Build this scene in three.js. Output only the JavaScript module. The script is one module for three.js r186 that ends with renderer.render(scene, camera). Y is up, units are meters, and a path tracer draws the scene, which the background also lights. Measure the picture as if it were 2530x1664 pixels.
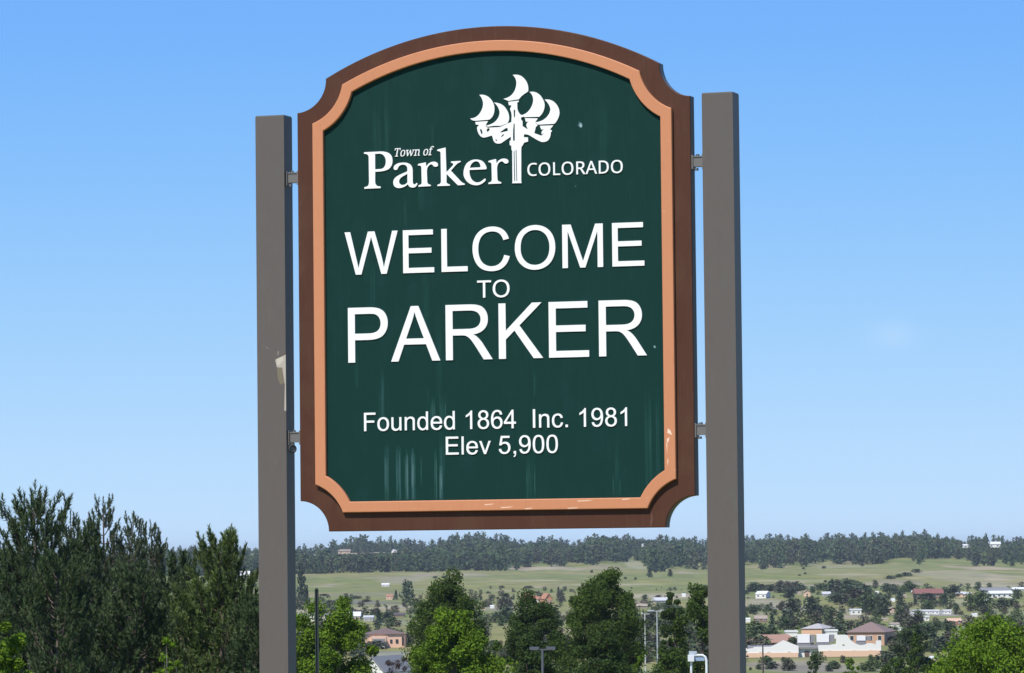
import * as THREE from 'three';
import { mergeGeometries } from 'three/addons/utils/BufferGeometryUtils.js';
import { ImprovedNoise } from 'three/addons/math/ImprovedNoise.js';
import { FontLoader } from 'three/addons/loaders/FontLoader.js';

// ---------------------------------------------------------------- camera
const PW = 2530, PH = 1664, FPX = 11000, EYE = 1.6;           // photograph size, focal length in its pixels, eye height
const PITCH = 0.0484908, ROLL = -0.0105234, YAW = 0.3217806;  // YAW: turn of the sign
const scene = new THREE.Scene();
const camera = new THREE.PerspectiveCamera(2 * Math.atan(PH / 2 / FPX) * 180 / Math.PI, PW / PH, 0.5, 30000);
camera.position.set(0, EYE, 0);
camera.rotation.set(PITCH, 0, ROLL, 'YXZ');
camera.updateMatrixWorld();

// ---------------------------------------------------------------- sky and sun
const signN = new THREE.Vector3(-Math.sin(YAW), 0, Math.cos(YAW)), signT = new THREE.Vector3(Math.cos(YAW), 0, Math.sin(YAW));
const sunDir = new THREE.Vector3(0, 0.82, 0).addScaledVector(signN, 0.62).addScaledVector(signT, -0.16).normalize();
const SKYK = 0.84;
function skyColour(el) {                                       // radiance by elevation in degrees
  const stops = [[-90, .30, .33, .33], [-2, .36, .40, .42], [0, .60, .80, 1.04], [1, .505, .75, 1.02], [2.8, .37, .65, 1.0], [4.9, .252, .545, .99], [6.6, .190, .466, .98], [9, .17, .405, .94], [18, .13, .33, .84], [40, .085, .23, .65], [90, .06, .17, .52]];
  let i = 0; while (i < stops.length - 2 && el > stops[i + 1][0]) i++;
  const a = stops[i], b = stops[i + 1], t = Math.min(1, Math.max(0, (el - a[0]) / (b[0] - a[0])));
  return [1, 2, 3].map((k) => (a[k] + (b[k] - a[k]) * t) * SKYK);
}
{
  const w = 2048, h = 1024, d = new Float32Array(w * h * 4), no = new ImprovedNoise();
  // one faint wisp of cloud low over the hills, seen to the right of the sign
  const cAz = Math.atan((2200 - PW / 2) / FPX), cEl = (1366 - 9 - 826) / FPX;
  for (let j = 0; j < h; j++) {
    const el = ((j + 0.5) / h - 0.5) * 180, c = skyColour(el);
    for (let i = 0; i < w; i++) {
      const o = (j * w + i) * 4, az = ((i + 0.5) / w - 0.25) * Math.PI * 2;   // azimuth to the right of -z
      const dx = (az - cAz) / 0.0050, dy = (el * Math.PI / 180 - cEl) / 0.0019;
      let k = 0;
      if (Math.abs(dx) < 3 && Math.abs(dy) < 3) k = 0.20 * Math.exp(-dx * dx - dy * dy) * Math.max(0, 0.6 + 1.1 * no.noise(dx * 1.7, dy * 1.7, 3));
      d[o] = c[0] + (0.85 - c[0]) * k; d[o + 1] = c[1] + (0.88 - c[1]) * k; d[o + 2] = c[2] + (0.95 - c[2]) * k; d[o + 3] = 1;
    }
  }
  const t = new THREE.DataTexture(d, w, h, THREE.RGBAFormat, THREE.FloatType);
  t.mapping = THREE.EquirectangularReflectionMapping; t.magFilter = t.minFilter = THREE.LinearFilter; t.wrapS = THREE.RepeatWrapping; t.needsUpdate = true;
  scene.background = t; scene.environment = t;
}
const sun = new THREE.DirectionalLight(new THREE.Color(1, 0.955, 0.88), 4.2);
sun.position.copy(sunDir).multiplyScalar(300).add(new THREE.Vector3(0, 0, -80));
sun.target.position.set(0, 0, -80); scene.add(sun, sun.target);
sun.castShadow = true; sun.shadow.mapSize.set(4096, 4096);
Object.assign(sun.shadow.camera, { left: -140, right: 140, top: 140, bottom: -140, near: 1, far: 900 });
const renderer = new THREE.WebGLRenderer({ antialias: true });
renderer.toneMapping = THREE.LinearToneMapping;
renderer.toneMappingExposure = 1.18;
renderer.shadowMap.enabled = true;
scene.fog = new THREE.FogExp2(new THREE.Color(0.80, 0.88, 1.0), 0.000046);

// ---------------------------------------------------------------- helpers
function rng(seed) { let a = seed >>> 0; return () => { a = (a + 0x6D2B79F5) | 0; let t = Math.imul(a ^ (a >>> 15), 1 | a); t = (t + Math.imul(t ^ (t >>> 7), 61 | t)) ^ t; return ((t ^ (t >>> 14)) >>> 0) / 4294967296; }; }
const noise = new ImprovedNoise();
const fbm = (x, y, z = 0, o = 4) => { let s = 0, a = 0.5, f = 1; for (let i = 0; i < o; i++) { s += a * noise.noise(x * f + 13.7 * i, y * f + 7.1 * i, z); a *= 0.5; f *= 2.03; } return s; };
const lerpT = (tab, x) => { let i = 0; while (i < tab.length - 2 && x > tab[i + 1][0]) i++; const [x0, y0] = tab[i], [x1, y1] = tab[i + 1]; const t = Math.min(1, Math.max(0, (x - x0) / (x1 - x0))); return y0 + (y1 - y0) * t; };
const smoothT = (tab, x) => { let i = 0; while (i < tab.length - 2 && x > tab[i + 1][0]) i++; const [x0, y0] = tab[i], [x1, y1] = tab[i + 1]; const t = Math.min(1, Math.max(0, (x - x0) / (x1 - x0))); return y0 + (y1 - y0) * t * t * (3 - 2 * t); };
const used = {};
function numbered(n) { const k = used[n] = (used[n] ?? -1) + 1; return k ? `${n}_${String(k).padStart(3, '0')}` : n; }
function tag(o, label, category, group, kind) {
  if (label) o.userData.label = label; if (category) o.userData.category = category; if (group) o.userData.group = group; if (kind) o.userData.kind = kind;
  return o;
}
function top(name, label, category, group) { const g = new THREE.Group(); g.name = numbered(name); scene.add(g); return tag(g, label, category, group); }
function part(name, geo, mat, parent) { const m = new THREE.Mesh(geo, mat); m.name = name; m.castShadow = m.receiveShadow = true; parent.add(m); return m; }
const M = (r, g, b, o = {}) => new THREE.MeshStandardMaterial({ color: new THREE.Color().setRGB(r, g, b), roughness: 0.85, ...o });
const box = (w, h, d, x = 0, y = 0, z = 0) => new THREE.BoxGeometry(w, h, d).translate(x, y, z);
// a pixel of the photograph gives a direction
const qc = camera.quaternion.clone();
const ray = (px, py) => new THREE.Vector3((px - PW / 2) / FPX, -(py - PH / 2) / FPX, -1).applyQuaternion(qc);
// the point of the sign's face plane seen at a pixel, in the sign's own coordinates (x from its middle, y above the ground)
const U0 = -0.099, SD = 22;
function S(px, py) {
  const d = ray(px, py), k = -SD * signN.z / d.dot(signN), q = d.multiplyScalar(k).add(new THREE.Vector3(0, 0, SD));
  return [q.dot(signT) - U0, q.y + EYE];
}

// ---------------------------------------------------------------- terrain
// height against the eye by distance: the sign stands on a bank, the town lies in the valley, a wooded ridge closes it
const PROFILE = [[-4000, -1.6], [26, -1.6], [60, -3.2], [120, -7], [200, -11], [350, -15.5], [600, -19.5], [900, -19.7], [1200, -19], [1400, -18.3], [1700, -17.6], [2000, -16.2], [2500, -13.4], [3000, -11.3], [3500, -6], [4000, 0], [4250, 1], [4700, -14], [6000, -55], [12000, -60]];
const SKYLINE = [[0, 1362], [325, 1362], [440, 1352], [560, 1357], [600, 1348], [640, 1350], [757, 1351], [800, 1349], [826, 1335], [900, 1326], [950, 1329], [1030, 1336], [1050, 1344], [1070, 1335], [1120, 1323], [1190, 1318], [1240, 1323], [1290, 1337], [1330, 1331], [1370, 1328], [1410, 1339], [1440, 1334], [1456, 1317], [1480, 1316], [1530, 1322], [1610, 1326], [1660, 1326], [1700, 1322], [1730, 1336], [1750, 1336], [1843, 1328], [1890, 1323], [1940, 1325], [2000, 1323], [2022, 1333], [2040, 1323], [2160, 1320], [2230, 1314], [2270, 1312], [2330, 1321], [2400, 1328], [2430, 1322], [2490, 1330], [2530, 1331]];
const FORESTLOW = [[0, 1440], [540, 1436], [740, 1446], [800, 1440], [920, 1440], [940, 1426], [1000, 1416], [1160, 1415], [1230, 1414], [1290, 1405], [1350, 1400], [1480, 1396], [1580, 1386], [1600, 1408], [1640, 1414], [1680, 1405], [1750, 1412], [1840, 1396], [1960, 1404], [2050, 1391], [2130, 1397], [2200, 1393], [2300, 1395], [2350, 1388], [2400, 1395], [2530, 1400]];
function height(x, z) {
  const D = -z, a = PW / 2 + FPX * x / Math.max(D, 400);
  let h = smoothT(PROFILE, D);
  if (D > 2600) {
    const k = Math.min(1, (D - 2600) / 1400), sky = lerpT(SKYLINE, a), yh = 1366 - 0.0105 * (a - 1265);
    h += k * Math.max(-9, Math.min(4, (yh - sky - 36) * 4000 / FPX)) * 0.8;
  }
  const far = Math.min(1, Math.max(0, (D - 500) / 700));
  h += far * (fbm(x / 420, z / 420, 1.3) * 5.0 + fbm(x / 90, z / 90, 4.2) * 1.0);
  h += Math.min(1, Math.max(0, (D - 40) / 60)) * (1 - far) * fbm(x / 30, z / 30, 2.2) * 0.8;
  return h + EYE;
}
function ground(px, py, from = 420) {                         // where the ray through a pixel meets the ground
  const d = ray(px, py); d.multiplyScalar(1 / -d.z);
  for (let D = from; D < 4600; D += 4) { const x = d.x * D, y = EYE + d.y * D; if (y <= height(x, -D)) return { x, y: height(x, -D), z: -D, D }; }
  const D = 4100; return { x: d.x * D, y: height(d.x * D, -D), z: -D, D };
}
const onGround = (px, D) => { const d = ray(px, 1400), x = d.x / -d.z * D; return new THREE.Vector3(x, height(x, -D), -D); };
const levelAt = (py, px, D) => { const d = ray(px, py); return EYE + d.y / -d.z * D; };   // height seen at a pixel at a distance

{ // the ground: one sheet; its colours are meadow grass, dry grass, bare soil, tracks and plots
  const rows = 520, cols = 420, pos = [], col = [], idx = [], uv = [];
  const patches = [ // pixel, half sizes in pixels, colour, strength: turned into places and metres on the ground
    [820, 1508, 190, 9, [.36, .31, .18], .8], [980, 1500, 40, 4, [.40, .34, .24], .8], [860, 1489, 130, 8, [.19, .17, .12], .7], [900, 1470, 150, 7, [.20, .19, .10], .5],
    [1000, 1428, 70, 4, [.30, .26, .16], .7], [1300, 1408, 70, 4, [.42, .33, .22], .8], [1390, 1407, 60, 4, [.40, .33, .21], .7], [1490, 1405, 60, 5, [.36, .27, .18], .5], [1570, 1395, 30, 12, [.36, .33, .20], .6],
    [1700, 1418, 30, 4, [.40, .30, .20], .6], [1640, 1476, 130, 6, [.40, .33, .22], .7], [1560, 1490, 60, 7, [.26, .20, .16], .6], [1260, 1500, 90, 7, [.25, .23, .18], .6],
    [1900, 1400, 60, 4, [.38, .30, .18], .6], [2080, 1400, 80, 6, [.34, .30, .17], .5], [2340, 1418, 110, 14, [.33, .29, .16], .7], [2440, 1405, 50, 6, [.46, .33, .22], .7], [2480, 1425, 70, 8, [.36, .31, .18], .6], [2510, 1408, 40, 5, [.44, .34, .22], .6], [2470, 1434, 30, 3, [.46, .36, .24], .6],
    [1900, 1492, 70, 9, [.34, .30, .19], .8], [1930, 1505, 90, 7, [.26, .21, .17], .7], [2010, 1450, 60, 6, [.32, .27, .17], .5], [2230, 1440, 60, 8, [.24, .20, .13], .6], [2300, 1515, 70, 9, [.35, .33, .30], .85], [2330, 1495, 60, 6, [.23, .20, .16], .6], [2200, 1515, 40, 8, [.30, .24, .18], .6],
    [2100, 1525, 60, 6, [.33, .27, .19], .8], [2390, 1490, 40, 6, [.36, .31, .17], .6], [2480, 1515, 90, 8, [.26, .27, .12], .6], [1980, 1650, 150, 16, [.26, .22, .17], .8], [1900, 1640, 60, 8, [.34, .28, .20], .5], [2150, 1648, 50, 10, [.30, .25, .18], .6],
    [1640, 1590, 60, 12, [.30, .28, .16], .7], [980, 1540, 60, 8, [.24, .25, .16], .5], [960, 1620, 60, 9, [.28, .28, .22], .7], [1400, 1650, 60, 14, [.28, .30, .15], .6], [1545, 1655, 60, 8, [.28, .36, .11], .6], [620, 1420, 40, 5, [.34, .32, .22], .6], [850, 1370, 60, 5, [.46, .37, .27], .9], [910, 1368, 50, 5, [.44, .36, .26], .9], [970, 1367, 60, 5, [.46, .37, .27], .9], [1035, 1366, 40, 5, [.42, .34, .25], .8], [1500, 1446, 170, 2, [.42, .36, .22], .7], [1300, 1436, 140, 2, [.40, .35, .22], .6], [1950, 1436, 120, 3, [.40, .35, .2], .6], [2100, 1420, 90, 3, [.38, .33, .19], .6], [2150, 1446, 160, 3, [.36, .29, .19], .6], [2420, 1448, 110, 3, [.44, .37, .23], .6], [2060, 1508, 90, 4, [.38, .32, .21], .6], [2450, 1496, 60, 4, [.40, .35, .2], .6], [1880, 1518, 60, 4, [.36, .29, .21], .6], [1150, 1424, 60, 4, [.34, .28, .18], .6], [1050, 1420, 40, 4, [.36, .29, .2], .6]
  ].map(([px, py, rx, ry, c, s]) => { const g = ground(px, py), a = ground(px, py - ry), b = ground(px, py + ry); return { x: g.x, z: g.z, rx: rx * g.D / FPX, rz: Math.max(6, Math.abs(a.z - b.z) / 2), c, s }; });
  for (let j = 0; j <= rows; j++) {
    const t = j / rows, D = t < 0.06 ? -300 + t / 0.06 * 320 : t < 0.2 ? 20 + ((t - 0.06) / 0.14) ** 1.6 * 480 : t < 0.94 ? 500 * Math.pow(4600 / 500, (t - 0.2) / 0.74) : 4600 + ((t - 0.94) / 0.06) ** 2 * 6000;
    const half = 260 + Math.max(0, D) * 0.3;
    for (let i = 0; i <= cols; i++) {
      const s = i / cols * 2 - 1, x = (s * 0.45 + s * Math.abs(s) * 0.55) * half, z = -D;
      pos.push(x, height(x, z), z); uv.push(x / 3, z / 3);
      const n1 = fbm(x / 160, z / 300, 7.7), n2 = fbm(x / 38, z / 70, 3.1), n3 = fbm(x / 9, z / 16, 5.5, 3);
      const dry = Math.min(1, Math.max(0, 0.42 + n1 * 0.9 + n2 * 0.6 + n3 * 0.4));
      let c = [.150 + .14 * dry, .190 + .055 * dry, .030 + .042 * dry];
      const soil = Math.min(1, Math.max(0, (n2 + n3 * 0.7 - 0.20) * 3.2)) * 0.75;
      c = [c[0] + (.31 - c[0]) * soil, c[1] + (.25 - c[1]) * soil, c[2] + (.17 - c[2]) * soil];
      for (const p of patches) {
        const dx = (x - p.x) / p.rx, dz = (z - p.z) / p.rz, q = dx * dx + dz * dz + n2 * 1.1 + n3 * 0.7;
        if (q < 1.0) { const k = p.s * Math.min(1, (1.0 - q) * 2.2); c = c.map((v, m) => v + (p.c[m] - v) * k); }
      }
      const g = 0.9 + n3 * 0.5; col.push(c[0] * g, c[1] * g, c[2] * g);
    }
  }
  for (let j = 0; j < rows; j++) for (let i = 0; i < cols; i++) { const a = j * (cols + 1) + i, b = a + cols + 1; idx.push(a, a + 1, b, a + 1, b + 1, b); }
  const g = new THREE.BufferGeometry();
  g.setAttribute('position', new THREE.Float32BufferAttribute(pos, 3)); g.setAttribute('color', new THREE.Float32BufferAttribute(col, 3)); g.setAttribute('uv', new THREE.Float32BufferAttribute(uv, 2));
  g.setIndex(idx); g.computeVertexNormals();
  const m = part('ground', g, new THREE.MeshStandardMaterial({ vertexColors: true, roughness: 1 }), scene);
  tag(m, 'grassy bank and valley floor rising to a ridge', 'ground', null, 'structure');
}

// ---------------------------------------------------------------- the sign
const MAT = {};
function canvasTex(w, h, draw, srgb = true) {
  const c = document.createElement('canvas'); c.width = w; c.height = h; draw(c.getContext('2d'), w, h);
  const t = new THREE.CanvasTexture(c); if (srgb) t.colorSpace = THREE.SRGBColorSpace; t.magFilter = THREE.LinearFilter; t.anisotropy = 8; return t;
}
const rgba = (r, g, b, a) => `rgba(${r},${g},${b},${a})`;
const BX0 = -1.1, BX1 = 1.1, BY0 = 1.6, BY1 = 4.3;           // the rectangle of the board that the paint textures cover
const toC = (w, h) => (px, py) => { const [x, y] = S(px, py); return [(x - BX0) / (BX1 - BX0) * w, (1 - (y - BY0) / (BY1 - BY0)) * h]; };
function boardUV(g) { const p = g.attributes.position, u = g.attributes.uv; for (let i = 0; i < p.count; i++) u.setXY(i, (p.getX(i) - BX0) / (BX1 - BX0), (p.getY(i) - BY0) / (BY1 - BY0)); return g; }
{
  const r = rng(11);
  const mottled = (c, w, h, base, n, amp, tall) => {
    c.fillStyle = rgba(...base, 1); c.fillRect(0, 0, w, h);
    for (let i = 0; i < n; i++) { const k = r() < 0.5 ? 0 : 255, x = r() * w, y = r() * h, ww = 1 + r() * 4, hh = 4 + r() * tall; c.fillStyle = rgba(k, k, k, amp * r()); c.fillRect(x, y, ww, hh); }
  };
  MAT.green = new THREE.MeshPhysicalMaterial({ roughness: 0.62, specularIntensity: 0.35, map: canvasTex(1408, 1728, (c, w, h) => {
    mottled(c, w, h, [4, 49, 43], 5200, 0.016, 110);
    for (let i = 0; i < 900; i++) { const x = r() * w, y = r() * h, a = 4 + r() * 26; c.fillStyle = r() < 0.5 ? rgba(10, 46, 44, 0.05) : rgba(70, 110, 110, 0.035); c.beginPath(); c.ellipse(x, y, a, a * 1.6, 0, 0, 7); c.fill(); }
    const at = toC(w, h);
    const streak = (px, y0, y1, wid, al, jag = 1) => {         // mineral runs left by water: thin uneven vertical lines with a sharp foot
      const [x, a] = at(px, y0), [, b] = at(px, y1), ww = wid * 1.25;
      for (let i = 0; i < wid * 3; i++) {
        const xx = x + (r() - 0.5) * ww, s = a + (b - a) * r() * 0.45 * jag, e = b - (r() < 0.5 ? 0 : (b - s) * r() * 0.5);
        c.strokeStyle = rgba(132 + r() * 40, 150 + r() * 30, 156 + r() * 30, al * 0.42 * (0.2 + r() * 0.5)); c.lineWidth = 0.7 + r() * 2.0;
        c.beginPath(); c.moveTo(xx, s); for (let k = 1; k <= 6; k++) c.lineTo(xx + (r() - 0.5) * 1.6, s + (e - s) * k / 6); c.stroke();
      }
    };
    streak(955, 1090, 1236, 11, .36); streak(984, 1098, 1236, 12, .34); streak(1005, 1110, 1235, 9, .50); streak(1021, 1105, 1235, 11, .50); streak(1040, 1120, 1200, 6, .16);
    streak(1070, 978, 1060, 16, .20); streak(1094, 972, 1060, 18, .16); streak(1076, 1100, 1235, 8, .26); streak(1090, 1150, 1235, 9, .55); streak(1092, 1060, 1200, 14, .16);
    streak(945, 900, 1060, 8, .16); streak(940, 950, 1050, 10, .10); streak(1083, 760, 980, 14, .07); streak(920, 640, 760, 12, .06); streak(1050, 640, 860, 20, .05);
    streak(1302, 1130, 1232, 3, .26); streak(1321, 1130, 1232, 4, .22); streak(1310, 1120, 1232, 14, .10); streak(1516, 1170, 1225, 4, .2); streak(1532, 1175, 1226, 3, .26); streak(1525, 1080, 1225, 12, .07); streak(1606, 960, 1195, 5, .22); streak(1598, 950, 1200, 12, .12); streak(1624, 950, 1180, 9, .12); streak(1320, 900, 980, 5, .12);
    streak(956, 210, 420, 14, .08); streak(930, 230, 430, 20, .06); streak(1068, 300, 360, 6, .12); streak(1040, 420, 520, 16, .06); streak(1490, 230, 420, 18, .05); streak(905, 540, 700, 14, .05); streak(1000, 480, 560, 10, .08); streak(880, 860, 960, 10, .06);
    const blot = (px, py, n, sx, sy, col) => { const [x, y] = at(px, py); for (let i = 0; i < n; i++) { c.fillStyle = rgba(...col, 0.22 + r() * 0.4); c.beginPath(); c.ellipse(x + (r() + r() - 1) * sx, y + (r() + r() - 1) * sy, 1 + r() * 3.5, 1.5 + r() * 4.5, r() * 3, 0, 7); c.fill(); } };
    blot(1433, 307, 9, 7, 8, [135, 155, 165]); blot(1437, 312, 5, 4, 6, [175, 190, 195]); blot(1618, 858, 5, 2, 3, [150, 170, 175]); blot(1422, 460, 2, 3, 3, [90, 120, 120]);
    for (let i = 0; i < 160; i++) { const x = r() * w, y = r() * h; c.fillStyle = r() < 0.4 ? rgba(4, 26, 25, 0.5) : rgba(120, 150, 150, 0.16); c.fillRect(x, y, 1 + r() * 1.4, 1 + r() * 2); }
  }) });
  MAT.brown = new THREE.MeshPhysicalMaterial({ roughness: 0.5, specularIntensity: 0.45, map: canvasTex(1056, 1296, (c, w, h) => {
    mottled(c, w, h, [80, 50, 36], 4200, 0.025, 60);
    for (let i = 0; i < 500; i++) { const x = r() * w, y = r() * h, a = 6 + r() * 30; c.fillStyle = r() < 0.5 ? rgba(70, 38, 28, 0.08) : rgba(128, 96, 84, 0.05); c.beginPath(); c.ellipse(x, y, a, a * 1.5, 0, 0, 7); c.fill(); }
    const at = toC(w, h); for (let i = 0; i < 14; i++) { const [x, y] = at(1606 + r() * 6, 1262 + r() * 30); c.fillStyle = rgba(150, 120, 110, 0.12); c.fillRect(x, y, 2, 14); }
  }) });
  MAT.copper = new THREE.MeshPhysicalMaterial({ roughness: 0.5, specularIntensity: 0.5, map: canvasTex(1056, 1296, (c, w, h) => {
    mottled(c, w, h, [199, 134, 96], 3600, 0.03, 26);
    const at = toC(w, h), scr = (px, py, l, hgt) => { const [x, y] = at(px, py); c.fillStyle = rgba(250, 226, 205, 0.8); c.beginPath(); c.moveTo(x, y); c.lineTo(x + l, y - hgt * 0.6); c.lineTo(x + l * 0.7, y + hgt * 0.5); c.lineTo(x + 2, y + hgt); c.fill(); };
    scr(1652, 1070, 12, -10); scr(1651, 1086, 7, 9); scr(1650, 1100, 3, 26); scr(1652, 1140, 3, 14); scr(1240, 1254, 34, 2); scr(1300, 1257, 22, 2); scr(1430, 1238, 40, 2); scr(1540, 1234, 22, 2); scr(1405, 1256, 30, 2); scr(1200, 1247, 26, 2);
    for (let i = 0; i < 260; i++) { const x = r() * w, y = r() * h; c.fillStyle = r() < 0.5 ? rgba(250, 215, 190, 0.25) : rgba(150, 88, 58, 0.2); c.fillRect(x, y, 1 + r() * 8, 1 + r() * 2); }
  }) });
  MAT.white = M(.86, .86, .83, { roughness: 0.55 });
  MAT.edge = M(.13, .145, .135, { roughness: 0.6 });
  // post paint: bronze-grey; the scraped patch and its run of bare primer near the bracket of the first post
  const postTex = (scuff) => canvasTex(128, 2048, (c, w, h) => {
    mottled(c, w, h, [96, 90, 85], 900, 0.006, 8);
    for (let i = 0; i < 240; i++) { c.fillStyle = r() < 0.5 ? rgba(80, 74, 66, 0.035) : rgba(140, 134, 126, 0.03); c.beginPath(); c.ellipse(r() * w, r() * h, 2 + r() * 9, 4 + r() * 22, 0, 0, 7); c.fill(); }
    if (!scuff) return;
    const Q = (zx, zy) => { const [x, y] = S(620 + zx / 4.893, 820 + zy / 4.89); return [(x + 1.253) / 0.1545 * w, (1 - y / 3.816) * h]; };
    const poly = (pts, col) => { c.fillStyle = col; c.beginPath(); pts.forEach((p, i) => { const [x, y] = Q(...p); i ? c.lineTo(x, y) : c.moveTo(x, y); }); c.fill(); };
    poly([[300, 340], [400, 290], [446, 268], [446, 470], [440, 620], [432, 960], [408, 955], [415, 640], [395, 520], [370, 440], [320, 430]], rgba(176, 168, 154, 1));
    poly([[320, 330], [390, 300], [400, 350], [350, 400], [320, 400]], rgba(196, 188, 172, 0.9));
    poly([[322, 432], [385, 435], [412, 620], [360, 640], [330, 560]], rgba(122, 114, 92, 0.9));
    poly([[325, 280], [335, 232], [345, 240], [338, 285]], rgba(150, 145, 135, 0.8)); poly([[185, 180], [225, 205], [230, 215], [190, 190]], rgba(160, 154, 145, 0.7));
  });
  MAT.post = [postTex(true), postTex(false)].map((t) => new THREE.MeshPhysicalMaterial({ map: t, roughness: 0.5, specularIntensity: 0.6 }));
  MAT.steel = M(.19, .175, .16, { roughness: 0.45, metalness: 0.3 });
  MAT.bolt = M(.30, .30, .29, { roughness: 0.35, metalness: 0.8 });
  MAT.darkring = M(.03, .032, .035, { roughness: 0.6 });
}
const sign = top('welcome_sign', 'dark green town welcome sign with copper and brown border between two grey posts', 'sign');
sign.position.set(0, 0, -SD).addScaledVector(signT, U0); sign.rotation.y = -YAW;
// outline of the board at a given inset: concave quarter-round corners and an arched top share their centres
function outline(kind) {
  const E = EYE, K = {
    outer: { sx: 1.0305, sy: 2.2245, bsy: .268, nx: .875, ny: 2.392, bx: .8795, by: .114, rA: .165, rB: .153, apex: 2.6155 },
    copper: { sx: .9415, sy: 2.166, bsy: .350, nx: .780, ny: 2.356, bx: .795, by: .208, rA: .244, rB: .247, apex: 2.5425 },
    green: { sx: .884, sy: 2.126, bsy: .393, nx: .7285, ny: 2.317, bx: .759, by: .262, rA: .305, rB: .300, apex: 2.489 }
  }[kind];
  const pts = [], seg = 14, bulge = (x0, y0, x1, y1, r, n) => {       // arc from one point to the next, curving towards the board's middle
    const mx = (x0 + x1) / 2, my = (y0 + y1) / 2, dx = x1 - x0, dy = y1 - y0, c = Math.hypot(dx, dy), hh = Math.sqrt(Math.max(0, r * r - c * c / 4));
    const s = Math.hypot(mx + dy / c * hh, my - dx / c * hh - 1.3) > Math.hypot(mx - dy / c * hh, my + dx / c * hh - 1.3) ? 1 : -1;
    const cx = mx + s * dy / c * hh, cy = my - s * dx / c * hh; let a0 = Math.atan2(y0 - cy, x0 - cx), a1 = Math.atan2(y1 - cy, x1 - cx);
    while (a1 - a0 > Math.PI) a1 -= 2 * Math.PI; while (a1 - a0 < -Math.PI) a1 += 2 * Math.PI;
    for (let i = 1; i <= n; i++) { const a = a0 + (a1 - a0) * i / n; pts.push([cx + r * Math.cos(a), cy + r * Math.sin(a)]); }
  };
  pts.push([-K.bx, K.by], [K.bx, K.by]); bulge(K.bx, K.by, K.sx, K.bsy, K.rB, seg);
  pts.push([K.sx, K.sy]); bulge(K.sx, K.sy, K.nx, K.ny, K.rA, seg);
  const sag = K.apex - K.ny, R = (K.nx * K.nx + sag * sag) / (2 * sag), cy = K.apex - R, a0 = Math.asin(K.nx / R);
  for (let i = 1; i <= 40; i++) { const a = a0 - 2 * a0 * i / 40; pts.push([R * Math.sin(a), cy + R * Math.cos(a)]); }
  bulge(-K.nx, K.ny, -K.sx, K.sy, K.rA, seg); pts.push([-K.sx, K.bsy]); bulge(-K.sx, K.bsy, -K.bx, K.by, K.rB, seg); pts.pop();
  return pts.map(([x, y]) => new THREE.Vector2(x, y + E));
}
function slab(pts, z0, z1, bevel = 0, holes = []) {
  const s = new THREE.Shape(pts); for (const h of holes) s.holes.push(new THREE.Path(h));
  const g = new THREE.ExtrudeGeometry(s, { depth: z1 - z0 - bevel, bevelEnabled: bevel > 0, bevelThickness: bevel, bevelSize: bevel, bevelOffset: -bevel, bevelSegments: 2, curveSegments: 8 });
  return g.translate(0, 0, z0);
}
const board = part('board', slab(outline('outer'), -0.07, -0.013), MAT.edge, sign);
tag(board, 'arched green board with grey edges');
part('frame', boardUV(slab(outline('outer'), -0.013, 0, 0.003)), MAT.brown, board);
part('moulding', boardUV(slab(outline('copper'), -0.002, 0.024, 0.004, [outline('green').reverse()])), MAT.copper, board);
part('panel', boardUV(slab(outline('green').map((p) => new THREE.Vector2(p.x * 1.012, (p.y - 2.95) * 1.009 + 2.95)), -0.003, 0.003)), MAT.green, board);

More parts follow.
